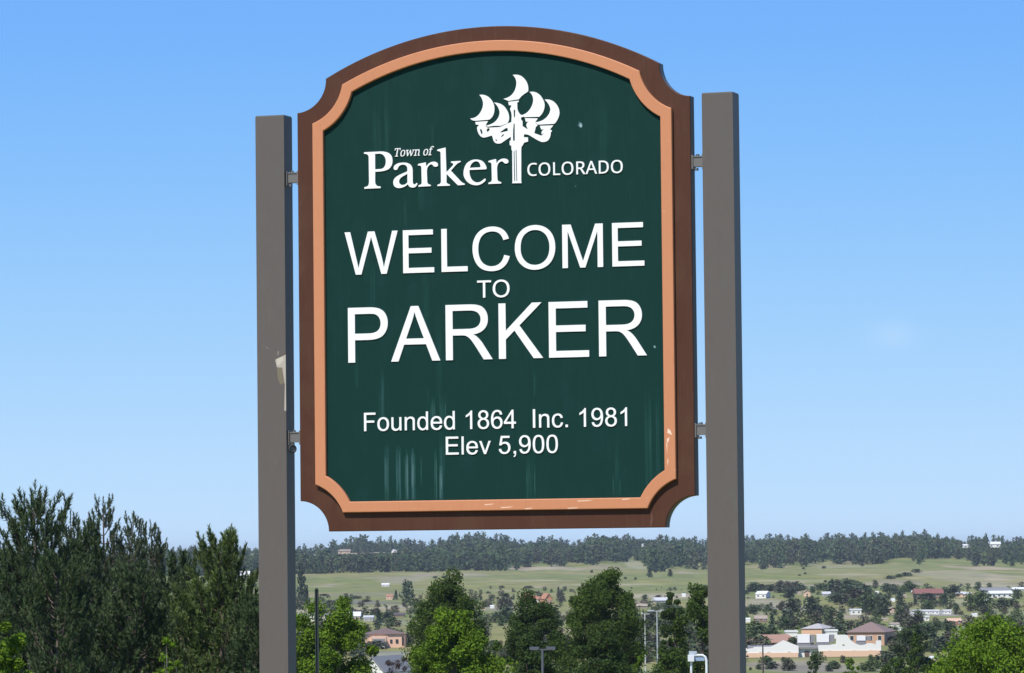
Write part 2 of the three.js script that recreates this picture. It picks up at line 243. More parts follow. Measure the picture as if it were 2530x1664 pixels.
// lettering: raised white letters, each cut from its own outline (units of 1/2048 em)
const GLYPH = {
  E: ['M162 0V1466H1222V1293H356V844H1167V672H356V173H1256V0', 1366], L: ['M150 0V1466H344V173H1066V0', 1139], F: ['M168 0V1466H1157V1293H362V839H1050V666H362V0', 1251], I: ['M191 0V1466H385V0', 569],
  W: ['M414 0L25 1466H224L447 505Q483 354 509 205Q565 440 575 476L854 1466H1088L1298 724Q1377 448 1412 205Q1440 344 1485 524L1715 1466H1910L1508 0H1321L1012 1117Q973 1257 966 1289Q943 1188 923 1117L612 0', 1933],
  M: ['M152 0V1466H444L791 428Q839 283 861 211Q886 291 939 446L1290 1466H1551V0H1364V1227L938 0H763L339 1248V0', 1706], T: ['M531 0V1293H48V1466H1210V1293H725V0', 1251],
  O: ['M99 714Q99 1079 295 1285Q491 1492 801 1492Q1004 1492 1167 1395Q1330 1298 1415 1124Q1501 951 1501 731Q1501 508 1411 332Q1321 156 1156 65Q991 -25 800 -25Q593 -25 430 75Q267 175 183 348Q99 521 99 714M299 711Q299 446 441 293Q584 141 799 141Q1018 141 1159 295Q1301 449 1301 732Q1301 911 1240 1044Q1180 1178 1063 1251Q947 1325 802 1325Q596 1325 447 1183Q299 1042 299 711', 1593],
  C: ['M1204 514L1398 465Q1337 226 1178 100Q1020 -25 791 -25Q554 -25 405 71Q257 168 179 351Q102 534 102 744Q102 973 189 1143Q277 1314 438 1402Q600 1491 794 1491Q1014 1491 1164 1379Q1314 1267 1373 1064L1182 1019Q1131 1179 1034 1252Q937 1325 790 1325Q621 1325 507 1244Q394 1163 348 1026Q302 890 302 745Q302 558 356 418Q411 279 526 210Q641 141 775 141Q938 141 1051 235Q1164 329 1204 514', 1479],
  P: ['M158 0V1466H711Q857 1466 934 1452Q1042 1434 1115 1383Q1188 1333 1232 1242Q1277 1151 1277 1042Q1277 855 1158 725Q1039 596 728 596H352V0M352 769H731Q919 769 998 839Q1077 909 1077 1036Q1077 1128 1030 1193Q984 1259 908 1280Q859 1293 727 1293H352', 1366],
  A: ['M-3 0L560 1466H769L1369 0H1148L977 444H364L203 0M420 602H917L764 1008Q694 1193 660 1312Q632 1171 581 1032', 1366],
  R: ['M161 0V1466H811Q1007 1466 1109 1426Q1211 1387 1272 1287Q1333 1187 1333 1066Q1333 910 1232 803Q1131 696 920 667Q997 630 1037 594Q1122 516 1198 399L1453 0H1209L1015 305Q930 437 875 507Q820 577 776 605Q733 633 688 644Q655 651 580 651H355V0M355 819H772Q905 819 980 846Q1055 874 1094 934Q1133 995 1133 1066Q1133 1170 1057 1237Q982 1304 819 1304H355', 1479],
  K: ['M150 0V1466H344V739L1072 1466H1335L720 872L1362 0H1106L584 742L344 508V0', 1366],
  o: ['M68 531Q68 826 232 968Q369 1086 566 1086Q785 1086 924 942Q1063 799 1063 546Q1063 341 1001 223Q940 106 822 41Q705 -24 566 -24Q343 -24 205 119Q68 262 68 531M253 531Q253 327 342 225Q431 124 566 124Q700 124 789 226Q878 328 878 537Q878 734 788 835Q699 937 566 937Q431 937 342 836Q253 735 253 531', 1139],
  u: ['M831 0V156Q707 -24 494 -24Q400 -24 318 12Q237 48 197 102Q158 157 142 236Q131 289 131 404V1062H311V473Q311 332 322 283Q339 212 394 171Q449 131 530 131Q611 131 682 172Q753 214 782 285Q812 357 812 493V1062H992V0', 1139],
  n: ['M135 0V1062H297V911Q414 1086 635 1086Q731 1086 811 1051Q892 1017 932 961Q972 905 988 828Q998 778 998 653V0H818V646Q818 756 797 810Q776 865 722 897Q669 930 597 930Q482 930 398 857Q315 784 315 580V0', 1139],
  d: ['M824 0V134Q723 -24 527 -24Q400 -24 293 46Q187 116 128 241Q70 367 70 530Q70 689 123 818Q176 948 282 1017Q388 1086 519 1086Q615 1086 690 1045Q765 1005 812 940V1466H991V0M255 530Q255 326 341 225Q427 124 544 124Q662 124 744 220Q827 317 827 515Q827 733 743 835Q659 937 536 937Q416 937 335 839Q255 741 255 530', 1139],
  e: ['M862 342L1048 319Q1004 156 885 66Q766 -24 581 -24Q348 -24 211 119Q75 263 75 522Q75 790 213 938Q351 1086 571 1086Q784 1086 919 941Q1054 796 1054 533L1053 485H261Q271 310 360 217Q449 124 582 124Q681 124 751 176Q821 228 862 342M271 633H864Q852 767 796 834Q710 938 573 938Q449 938 364 855Q280 772 271 633', 1139],
  c: ['M828 389L1005 366Q976 183 856 79Q737 -24 563 -24Q345 -24 212 118Q80 261 80 527Q80 699 137 828Q194 957 310 1021Q427 1086 564 1086Q737 1086 847 998Q957 911 988 750L813 723Q788 830 724 884Q661 938 571 938Q435 938 350 840Q265 743 265 532Q265 318 347 221Q429 124 561 124Q667 124 738 189Q809 254 828 389', 1024],
  '.': ['M186 0V205H391V0', 569], ',': ['M182 0V205H387V0Q387 -113 347 -182Q307 -252 220 -290L170 -213Q227 -188 254 -139Q281 -91 284 0', 569], l: ['M131 0V1466H311V0', 455], v: ['M430 0L26 1062H216L444 426Q481 323 512 212Q536 296 579 414L815 1062H1000L598 0', 1024],
  1: ['M763 0H583V1147Q518 1085 412 1023Q307 961 223 930V1104Q374 1175 487 1276Q600 1377 647 1472H763', 1139],
  8: ['M362 795Q250 836 196 912Q142 988 142 1094Q142 1254 257 1363Q372 1472 563 1472Q755 1472 872 1360Q989 1249 989 1089Q989 987 935 911Q882 836 773 795Q908 751 978 653Q1049 555 1049 419Q1049 231 916 103Q783 -25 566 -25Q349 -25 216 103Q83 232 83 424Q83 567 155 663Q228 760 362 795M326 1100Q326 996 393 930Q460 864 567 864Q671 864 737 929Q804 995 804 1090Q804 1189 735 1256Q667 1324 565 1324Q462 1324 394 1258Q326 1192 326 1100M268 423Q268 346 304 274Q341 202 413 162Q485 123 568 123Q697 123 781 206Q865 289 865 417Q865 547 778 632Q692 717 562 717Q435 717 351 633Q268 549 268 423', 1139],
  6: ['M1019 1107L840 1093Q816 1199 772 1247Q699 1324 592 1324Q506 1324 441 1276Q356 1214 307 1095Q258 976 256 756Q321 855 415 903Q509 951 612 951Q792 951 918 818Q1045 686 1045 476Q1045 338 985 219Q926 101 822 38Q718 -25 586 -25Q361 -25 219 140Q77 306 77 686Q77 1111 234 1304Q371 1472 603 1472Q776 1472 886 1375Q997 1278 1019 1107M284 475Q284 382 323 297Q363 212 434 167Q505 123 583 123Q697 123 779 215Q861 307 861 465Q861 617 780 704Q699 792 576 792Q454 792 369 704Q284 617 284 475', 1139],
  4: ['M662 0V351H26V516L695 1466H842V516H1040V351H842V0M662 516V1177L203 516', 1139],
  5: ['M85 384L274 400Q295 262 371 192Q448 123 556 123Q686 123 776 221Q866 319 866 481Q866 635 779 724Q693 813 553 813Q466 813 396 773Q326 734 286 671L117 693L259 1446H988V1274H403L324 880Q456 972 601 972Q793 972 925 839Q1057 706 1057 497Q1057 298 941 153Q800 -25 556 -25Q356 -25 229 87Q103 199 85 384', 1139],
  0: ['M85 723Q85 983 138 1141Q192 1300 297 1386Q403 1472 563 1472Q681 1472 770 1424Q859 1377 917 1287Q975 1198 1008 1069Q1041 941 1041 723Q1041 465 988 306Q935 148 829 61Q724 -25 562 -25Q349 -25 227 128Q85 308 85 723M270 723Q270 361 354 242Q439 123 563 123Q687 123 771 242Q856 362 856 723Q856 1085 771 1204Q687 1323 561 1323Q437 1323 363 1218Q270 1084 270 723', 1139]
};
// path text -> one closed outline and its holes, every point sent through map()
function contours(d, map) {
  const out = []; let cur = null, x = 0, y = 0;
  for (const [, cmd, args] of d.matchAll(/([MLHVQZ])([^MLHVQZ]*)/g)) {
    const v = args.trim().split(/[\s,]+/).filter(Boolean).map(Number);
    if (cmd === 'M') { cur = []; out.push(cur); [x, y] = v; cur.push([x, y]); }
    else if (cmd === 'L') { for (let i = 0; i < v.length; i += 2) { x = v[i]; y = v[i + 1]; cur.push([x, y]); } }
    else if (cmd === 'H') { x = v[0]; cur.push([x, y]); } else if (cmd === 'V') { y = v[0]; cur.push([x, y]); }
    else if (cmd === 'Q') for (let i = 0; i < v.length; i += 4) { for (let k = 1; k <= 5; k++) { const t = k / 5, a = (1 - t) ** 2, b = 2 * t * (1 - t), e = t * t; cur.push([a * x + b * v[i] + e * v[i + 2], a * y + b * v[i + 1] + e * v[i + 3]]); } x = v[i + 2]; y = v[i + 3]; }
  }
  return out.map((c) => { const p = c.map(([a, b]) => new THREE.Vector2(...map(a, b))); if (p[0].distanceTo(p[p.length - 1]) < 1e-5) p.pop(); return p; });
}
function raised(d, map, z1 = 0.0085) {
  const [o, ...h] = contours(d, map);
  const s = new THREE.Shape(o); h.forEach((q) => s.holes.push(new THREE.Path(q)));
  return new THREE.ExtrudeGeometry(s, { depth: z1 - 0.001, bevelEnabled: false }).translate(0, 0, 0.001);
}
function line(text, x0, x1, base, cap) {
  const s = cap / 1466, b = base + EYE; let w = 0; const first = contours(GLYPH[text[0]][0], (a, c) => [a, c])[0], last = contours(GLYPH[text.at(-1)][0], (a, c) => [a, c])[0];
  for (const ch of text.slice(0, -1)) w += ch === ' ' ? 569 : GLYPH[ch][1];
  const l = Math.min(...first.map((p) => p.x)), r = Math.max(...last.map((p) => p.x)) + w, sx = (x1 - x0) / (r - l); let at = -l;
  for (const ch of text) {
    if (ch === ' ') { at += 569; continue; }
    const o = at; part('letter', raised(GLYPH[ch][0], (a, c) => [x0 + (o + a) * sx, b + c * s]), MAT.white, board); at += GLYPH[ch][1];
  }
}
GLYPH[9] = [GLYPH[6][0].replace(/(-?[\d.]+) (-?[\d.]+)/g, (m, a, b) => `${1122 - a} ${1447 - b}`), 1139];
line('WELCOME', -0.778, 0.790, 1.398, 0.2145);
line('TO', -0.078, 0.0915, 1.264, 0.0855);
line('PARKER', -0.764, 0.797, 0.9575, 0.275);
line('Founded 1864  Inc. 1981', -0.683, 0.692, 0.6132, 0.0918);
line('Elev 5,900', -0.251, 0.334, 0.488, 0.0895);
// the town name in serif letters and the lamp-post emblem, outlines measured on the board
const zoom = (x0, y0, s) => (a, b) => S(x0 + a / s, y0 + b / s);
const za = zoom(890, 350, 11.333), zb = zoom(1070, 350, 11.333), zc = zoom(1150, 170, 9.204);
for (const d of ['M115 315L135 302L600 280Q780 280 860 370Q920 440 917 560Q910 700 800 780Q690 845 430 850L430 1130Q440 1250 520 1255L585 1262L585 1308L125 1328L130 1280L195 1265Q260 1240 260 1130L250 430Q245 370 170 350L120 345M428 350L560 342Q660 350 710 450Q740 520 725 620Q700 770 560 775L430 780',
  'M945 740Q960 650 1080 610Q1200 580 1310 598Q1460 630 1480 790L1485 1150Q1495 1205 1530 1205Q1570 1200 1585 1160L1615 1180Q1590 1290 1480 1295Q1390 1295 1345 1200Q1230 1310 1080 1308Q940 1290 935 1150Q940 1030 1070 960Q1200 890 1310 850Q1335 830 1335 780Q1335 650 1205 650Q1100 655 1070 740Q1055 800 1000 800Q945 790 945 740M1335 905L1335 1150Q1270 1220 1190 1220Q1095 1210 1100 1110Q1110 1030 1200 980',
  'M1625 660L1640 630L1850 585L1860 710Q1930 570 2080 565Q2190 580 2190 660Q2185 715 2110 710Q2070 700 2050 670Q2030 640 1990 640Q1880 690 1880 830L1890 1130Q1895 1200 1950 1205L1990 1220L1985 1252L1645 1270L1645 1230L1700 1210Q1740 1190 1735 1120L1725 730Q1720 680 1670 675L1625 670']) part('letter', raised(d, za), MAT.white, board);
for (const d of ['M125 250L140 225L365 170L385 865L560 680Q600 635 560 610L510 590L515 560L785 545L785 575Q720 590 650 660L510 820L780 1110Q830 1165 900 1180L900 1215L710 1228L390 910L390 1140Q395 1180 450 1195L485 1210L480 1240L135 1250L135 1215L190 1195Q235 1175 235 1110L225 340Q225 280 180 275L130 265',
  'M865 900Q865 740 950 620Q1060 505 1220 505Q1380 510 1450 610Q1510 700 1515 755L1495 780L1030 800Q1030 960 1090 1060Q1160 1150 1260 1150Q1350 1145 1430 1060L1465 1040L1490 1060Q1490 1090 1460 1120Q1350 1230 1220 1228Q1060 1225 960 1120Q865 1010 865 900M1040 740L1345 722Q1335 560 1220 555Q1090 560 1040 740',
  'M1560 570L1575 540L1775 490L1790 625Q1850 480 2010 478Q2125 490 2125 570Q2115 620 2050 622Q2005 610 1985 580Q1960 555 1920 558Q1805 600 1805 760L1815 1050Q1820 1110 1870 1125L1925 1140L1920 1180L1565 1192L1565 1155L1610 1140Q1665 1120 1660 1040L1650 640Q1640 590 1600 585L1562 580']) part('letter', raised(d, zb), MAT.white, board);
for (const [name, z, d] of [
  ['emblem_globe', .0075, 'M1085 145Q1240 110 1340 220Q1450 330 1440 500Q1430 530 1380 555Q1300 600 1225 695L985 735Q930 710 875 690Q880 685 920 675Q1060 640 1130 500Q1180 380 1165 280Q1150 200 1085 145'],
  ['emblem_globe', .0075, 'M325 597Q480 570 590 700Q690 820 665 980Q640 1110 550 1160L230 1188Q150 1180 120 1135Q260 1130 340 1010Q420 890 410 770Q390 660 325 597'],
  ['emblem_globe', .0081, 'M660 772Q800 770 900 870Q1010 1000 1005 1130Q1000 1200 960 1245L800 1306Q700 1288 520 1322L460 1300Q640 1270 720 1170Q800 1070 785 970Q760 850 660 772'],
  ['emblem_globe', .0081, 'M1465 530Q1620 500 1720 620Q1830 760 1810 870Q1790 1010 1690 1095L1350 1104Q1300 1085 1285 1060Q1420 1030 1500 890Q1570 760 1545 650Q1520 570 1465 530'],
  ['emblem_globe', .0075, 'M1810 705Q1960 680 2060 790Q2170 920 2145 1050Q2110 1190 2030 1256L1660 1274L1590 1220Q1760 1210 1860 1100Q1950 1000 1940 900Q1910 790 1810 705'],
  ['emblem_post', .0087, 'M985 757L1225 727L1222 760L1187 770L1192 900Q1205 1020 1290 1062L1345 1082L1275 1115L1275 1160L1310 1200L1310 1300L1340 1500L1340 1562L1435 1565L1435 1660L1345 1685L1300 1765L1285 1775L1280 1850L1280 2560L1288 2605L1072 2608L1082 2570L1075 1870L1058 1840L1055 1755L1020 1740L1015 1650L1045 1630L1045 1540L1050 1300L1064 1080L1055 1000L1025 920L1060 840L1000 830M1108 940L1142 935L1142 1080L1132 1112L1114 1112M1110 1240L1132 1260L1134 1640L1094 1640L1095 1400M1108 1880L1126 1872L1144 2560L1122 2560M1152 1852L1172 1848L1190 2556L1172 2556'],
  ['emblem_arm', .0069, 'M1250 1310L1310 1310L1430 1385L1395 1300Q1390 1250 1430 1215L1460 1200L1385 1210L1360 1128L1655 1130L1590 1224L1655 1290L1612 1320L1575 1468L1735 1525L1800 1470L1740 1490Q1725 1420 1800 1375L1735 1388L1700 1300L2010 1290L1930 1385L1980 1412L1950 1455Q1950 1560 1890 1630Q1830 1680 1740 1668Q1640 1630 1480 1525Q1400 1485 1345 1497L1250 1497'],
  ['emblem_arm', .0069, 'M230 1214L520 1192L460 1306L515 1345L800 1328L965 1248L1062 1215L1062 1530L830 1690Q760 1720 700 1695Q640 1660 630 1570L610 1520Q440 1580 400 1565Q310 1530 280 1400L270 1340L320 1275L250 1275M795 1445L930 1350L970 1360L975 1415L820 1455M815 1545L870 1485L885 1500L880 1520L825 1560M488 1390L522 1352L560 1365L560 1395L510 1450M335 1385L365 1370L392 1420L398 1490L368 1485M690 1590L728 1625L722 1652L700 1645']
]) part(name, raised(d, zc, z), MAT.white, board);
// smaller lines from the font: upright capitals, and the slanted serif line above the name
async function fontLine(file, text, p0, p1, capPx, slant, grow) {
  const f = await new FontLoader().loadAsync(`fonts/droid/${file}.typeface.json`);
  const sh = (ch, size = 1) => f.generateShapes(ch, size); let pen = 0; const items = [];
  for (const ch of text) { const adv = f.data.glyphs[ch].ha / f.data.resolution; if (ch !== ' ') items.push([ch, pen]); pen += adv; }
  const ext = (ch) => { const p = sh(ch).flatMap((s) => s.getPoints(6)); return [Math.min(...p.map((q) => q.x + q.y * slant)), Math.max(...p.map((q) => q.x + q.y * slant)), Math.max(...p.map((q) => q.y))]; };
  const l = ext(items[0][0])[0], r = ext(items.at(-1)[0])[1] + items.at(-1)[1], capH = ext(text[0])[2], [ax, ay] = S(...p0), [bx, by] = S(...p1), sx = (bx - ax) / (r - l), sy = capPx * 0.002 / capH;
  for (const [ch, o] of items) {
    const gs = sh(ch).map((s) => {
      const mp = (q) => { const X = (q.x + q.y * slant + o - l) * sx; return new THREE.Vector2(ax + X, ay + (by - ay) * X / (bx - ax) + q.y * sy); };
      const n = new THREE.Shape(s.getPoints(8).map(mp)); s.holes.forEach((h) => n.holes.push(new THREE.Path(h.getPoints(8).map(mp))));
      return new THREE.ExtrudeGeometry(n, { depth: 0.0045, bevelEnabled: grow > 0, bevelThickness: 0.002, bevelSize: grow, bevelSegments: 1 }).translate(0, 0, 0.002);
    });
    part('letter', gs.length > 1 ? mergeGeometries(gs) : gs[0], MAT.white, board);
  }
}
await fontLine('droid_sans_regular', 'COLORADO', [1304.5, 435.5], [1540, 427.5], 32, 0, 0.0005);
await fontLine('droid_serif_regular', 'Town of', [976.5, 387.5], [1073, 383.5], 20.5, 0.22, 0.0006);

// posts: square-edged steel tube with a cap, the brackets that carry the board between them
function makePost(x, w, h, mat) {
  const d = 0.113, g = new THREE.BufferGeometry().copy(slab([[0, 0], [w, 0], [w, d], [0, d]].map(([a, b]) => new THREE.Vector2(a, b)), 0, h - 0.004, 0)).rotateX(-Math.PI / 2).translate(x, 0, 0.012);
  const n = g.toNonIndexed ? g : g; const p = n.attributes.position, u = n.attributes.uv; for (let i = 0; i < p.count; i++) u.setXY(i, Math.abs(n.attributes.normal.getX(i)) > .5 ? .08 + (p.getZ(i) + .1) * .6 : (p.getX(i) - x) / w * .98 + .01, p.getY(i) / h);
  const m = part('post', n, mat, sign);
  part('cap', box(w - 0.004, 0.006, d - 0.004, x + w / 2, h - 0.001, 0.012 - d / 2), MAT.steel, m);
  return m;
}
tag(makePost(-1.253, 0.1545, 2.216 + EYE, MAT.post[0]), 'grey post with a scraped pale patch on its edge');
makePost(1.0935, 0.157, 2.233 + EYE, MAT.post[1]);
for (const [side, y, ring] of [[-1, 1.898, 0], [1, 1.900, 0], [-1, 0.588, 1], [1, 0.586, 0]]) {
  const x0 = side < 0 ? -1.0985 : 1.0305, x1 = side < 0 ? -1.0305 : 1.0935, cy = y + EYE, zc2 = -0.035;
  const g = mergeGeometries([box(x1 - x0, 0.006, 0.05, (x0 + x1) / 2, cy + 0.026, zc2), box(x1 - x0, 0.046, 0.042, (x0 + x1) / 2, cy, zc2), box(0.008, 0.075, 0.06, side < 0 ? x0 + 0.004 : x1 - 0.004, cy, zc2), box(0.008, 0.07, 0.055, side < 0 ? x1 - 0.004 : x0 + 0.004, cy, zc2)].map((q) => q.toNonIndexed()));
  const b = part('bracket', g, MAT.steel, sign), bx = side < 0 ? x0 + 0.02 : x0 + 0.022;
  part('bolt', new THREE.CylinderGeometry(0.011, 0.011, 0.012, 6).translate(bx, cy - 0.036, zc2 + 0.012), MAT.bolt, b);
  part('bolt', new THREE.CylinderGeometry(0.009, 0.009, 0.010, 6).translate(bx + 0.004, cy + 0.034, zc2), MAT.bolt, b);
  if (ring) part('cable_loop', new THREE.TorusGeometry(0.017, 0.0055, 8, 20).rotateY(0.7).translate(x0 + 0.022, cy - 0.056, zc2 + 0.02), MAT.darkring, b);
}

// ---------------------------------------------------------------- vegetation
const FOL = {
  pine: M(1, 1, 1, { vertexColors: true, roughness: 0.75 }),
  leaf: new THREE.MeshPhysicalMaterial({ color: 0xffffff, vertexColors: true, roughness: 0.85, transmission: 0.3, thickness: 0, specularIntensity: 0.15 }),
  far: M(1, 1, 1, { vertexColors: true, roughness: 1 }),
  bark: M(.16, .115, .085, { roughness: 1 }), pineBark: M(.13, .10, .08, { roughness: 1 }), greyBark: M(.22, .20, .17, { roughness: 1 })
};
class Soup {                                                   // loose triangles with a colour each
  constructor() { this.p = []; this.c = []; }
  tri(a, b, c, col) { this.p.push(a.x, a.y, a.z, b.x, b.y, b.z, c.x, c.y, c.z); for (let i = 0; i < 3; i++) this.c.push(col[0], col[1], col[2]); }
  geo() { const g = new THREE.BufferGeometry(); g.setAttribute('position', new THREE.Float32BufferAttribute(this.p, 3)); g.setAttribute('color', new THREE.Float32BufferAttribute(this.c, 3)); g.computeVertexNormals(); return g; }
}
const V = (x, y, z) => new THREE.Vector3(x, y, z);
const rdir = (r) => { const u = r() * 2 - 1, a = r() * 6.2832, s = Math.sqrt(1 - u * u); return V(s * Math.cos(a), u, s * Math.sin(a)); };
function limb(pts, r0, r1, sides = 6) {                        // a tapered branch through points
  const cv = pts.length > 2 ? new THREE.CatmullRomCurve3(pts) : new THREE.LineCurve3(...pts), n = pts.length > 2 ? (pts.length - 1) * 3 : 1, g = new THREE.TubeGeometry(cv, n, 1, sides, false), p = g.attributes.position;
  for (let i = 0; i <= n; i++) { const c = cv.getPointAt(i / n), r = r0 + (r1 - r0) * i / n; for (let k = 0; k <= sides; k++) { const q = i * (sides + 1) + k; p.setXYZ(q, c.x + (p.getX(q) - c.x) * r, c.y + (p.getY(q) - c.y) * r, c.z + (p.getZ(q) - c.z) * r); } }
  g.computeVertexNormals(); return g;
}
// pine: whorls of upturned branches, each shoot a brush of needles
function makePine(o) {
  const r = rng(o.seed), H = o.h, soup = new Soup(), wood = [];
  const trunk = [V(0, -0.3, 0)]; for (let i = 1; i <= 6; i++) trunk.push(V((r() - .5) * .12 * i * .4, H * i / 6 * (i === 6 ? 0.985 : 1), (r() - .5) * .12 * i * .4));
  const tc = new THREE.CatmullRomCurve3(trunk); wood.push(limb(trunk, H * 0.017, 0.012, 7));
  const needle = (at, dir, len, col, wid) => { const s = V(r() - .5, r() - .5, r() - .5).cross(dir).normalize().multiplyScalar(wid); soup.tri(at.clone().sub(s), at.clone().add(s), at.clone().addScaledVector(dir, len), col); };
  const brush = (at, ax, len, n, rad) => {
    const tone = 0.75 + r() * 0.5, e = r(), base = [o.col[0] * tone * (1 + .25 * e), o.col[1] * tone * (1 + .1 * e), o.col[2] * tone];
    for (let i = 0; i < n; i++) {
      const t = i / n, d = rdir(r); d.addScaledVector(ax, 0.75 + 1.1 * t).normalize(); const v = 0.8 + r() * 0.4;
      needle(at.clone().addScaledVector(ax, len * t), d, rad * (0.75 + r() * 0.5) * (1 - t * .25), [base[0] * v, base[1] * v, base[2] * v], o.wid ?? 0.0145);
    }
  };
  const b0 = o.bare ?? 0.1; let y = H * b0, az = r() * 6;
  while (y < H * 0.975) {
    const t = (y / H - b0) / (1 - b0), L = o.R * Math.pow(1 - t, o.pow ?? 0.8) * (0.72 + r() * 0.45) + 0.16, nb = t > 0.9 ? 3 : t > 0.7 ? 4 : 5;
    for (let b = 0; b < nb; b++) {
      az += 6.2832 / nb + (r() - .5) * .7; if (r() < (o.miss ?? 0.08)) continue;
      const Lb = L * (0.7 + r() * 0.5), up = 0.12 + t * 0.55 + (r() - .5) * .3, dir = V(Math.cos(az), up, Math.sin(az)).normalize(), st = tc.getPointAt(Math.min(.99, y / H));
      const tip = st.clone().addScaledVector(dir, Lb).add(V(0, Lb * (0.18 + 0.3 * t), 0)), mid = st.clone().addScaledVector(dir, Lb * .5).add(V(0, -0.03 * Lb, 0));
      const cv = new THREE.CatmullRomCurve3([st, mid, tip]); if (Lb > .35) wood.push(limb([st, mid, tip], 0.008 + 0.014 * Lb, 0.005, 4));
      const ns = Math.max(2, Math.round(Lb / (o.gap ?? 0.11)));
      for (let k = 0; k < ns; k++) {
        const f = 1 - (k / ns) * 0.72, c = cv.getPointAt(f), tg = cv.getTangentAt(f), side = V(-Math.sin(az), 0, Math.cos(az)).multiplyScalar((k % 2 ? 1 : -1) * (0.35 + r() * .5));
        const ax = tg.clone().multiplyScalar(k ? .55 : 1).add(k ? side : V(0, 0, 0)).add(V(0, 0.45 + r() * .7 + t * .5, 0)).normalize();
        const off = k ? Lb * (0.05 + r() * 0.22) * Math.min(1, 1.4 - f + .25) : 0, at = c.clone().addScaledVector(side, off).add(V(0, (r() - .4) * .08, 0));
        brush(at, ax, (0.16 + r() * .16) * (o.shoot ?? 1), o.needles ?? 36, (0.11 + r() * .05) * (o.nl ?? 1));
        if (r() < .35) brush(at.clone().add(V((r() - .5) * .2, .05, (r() - .5) * .2)), V((r() - .5) * .5, 1, (r() - .5) * .5).normalize(), (0.14 + r() * .14) * (o.shoot ?? 1), o.needles ?? 36, 0.12 * (o.nl ?? 1));
      }
    }
    y += H * (0.03 + 0.012 * r()) * (1 - t * .35);
  }
  const tp = tc.getPointAt(1); for (let i = 0; i < (o.leaders ?? 2); i++) brush(tp.clone().add(V((r() - .5) * .25 * i, -0.12 - r() * .3 * i, (r() - .5) * .25 * i)), V((r() - .5) * .25 * i, 1, (r() - .5) * .25 * i).normalize(), 0.34 + r() * .1, 34, 0.10);
  return { crown: soup.geo(), trunk: mergeGeometries(wood.map((g) => g.toNonIndexed())) };
}
// broadleaf: forked limbs carry lobes, each lobe a cloud of leaf-sized faces
function makeLeafy(o) {
  const r = rng(o.seed), soup = new Soup(), wood = [], H = o.h, cb = H * (o.base ?? 0.28), ch = H - cb, lobes = [];
  const fork = cb + ch * 0.1; wood.push(limb([V(0, -.3, 0), V((r() - .5) * .15, cb * .6, (r() - .5) * .15), V(0, fork, 0), V((r() - .5) * .3, H * .86, (r() - .5) * .3)], H * .018 + .03, .015, 6));
  const nl = Math.round((o.lobes ?? 26) * 1.7);
  for (let i = 0; i < nl; i++) {
    const t = (i + .5) / nl, y = cb + ch * (0.06 + 0.90 * t), prof = Math.pow(Math.sin(Math.PI * Math.min(.985, 0.16 + .8 * t)), o.round ?? 0.75) * (o.taper ? 1.12 - t * o.taper : 1), a = i * 2.399 + r() * .9;
    const rad = o.R * prof * (0.2 + 0.78 * Math.sqrt(r()) + (r() < .2 ? .22 : 0)), c = V(Math.cos(a) * rad, y + (r() - .5) * ch * .2, Math.sin(a) * rad), s = o.R * (0.15 + r() * .2) * (0.72 + .4 * prof);
    lobes.push([c, s]);
    if (i % 2 === 0) wood.push(limb([V(0, Math.max(cb * .8, y - ch * .3 - rad * .5), 0), c.clone().multiplyScalar(.55).setY(y - ch * .12), c], .012 + .008 * o.R, .006, 4));
  }
  const per = Math.round(o.n / nl);
  for (const [c, s] of lobes) {
    const lt = 0.82 + r() * .36;
    for (let i = 0; i < per; i++) {
      const d = rdir(r), q = Math.pow(r(), .34), e = 1 + fbm(d.x * 1.7 + c.x, d.y * 1.7 + c.y, d.z * 1.7 + c.z, 2) * .9, at = c.clone().add(V(d.x * s * q * e, d.y * s * q * e * .92, d.z * s * q * e));
      const nrm = rdir(r).addScaledVector(d, .6).add(V(0, .35, 0)).normalize(), u = rdir(r).cross(nrm).normalize(), v = nrm.clone().cross(u), L = o.leaf * (0.6 + r() * .8), W = L * (o.slim ?? .62);
      const k = lt * (0.72 + r() * .56), ye = r() * .35, col = [o.col[0] * k * (1 + ye), o.col[1] * k * (1 + ye * .4), o.col[2] * k];
      const p0 = at.clone().addScaledVector(u, -L / 2), p1 = at.clone().addScaledVector(v, W / 2).addScaledVector(nrm, L * .06), p2 = at.clone().addScaledVector(u, L / 2), p3 = at.clone().addScaledVector(v, -W / 2).addScaledVector(nrm, L * .06);
      soup.tri(p0, p1, p2, col); soup.tri(p0, p2, p3, col);
    }
  }
  return { crown: soup.geo(), trunk: mergeGeometries(wood.map((g) => g.toNonIndexed())) };
}
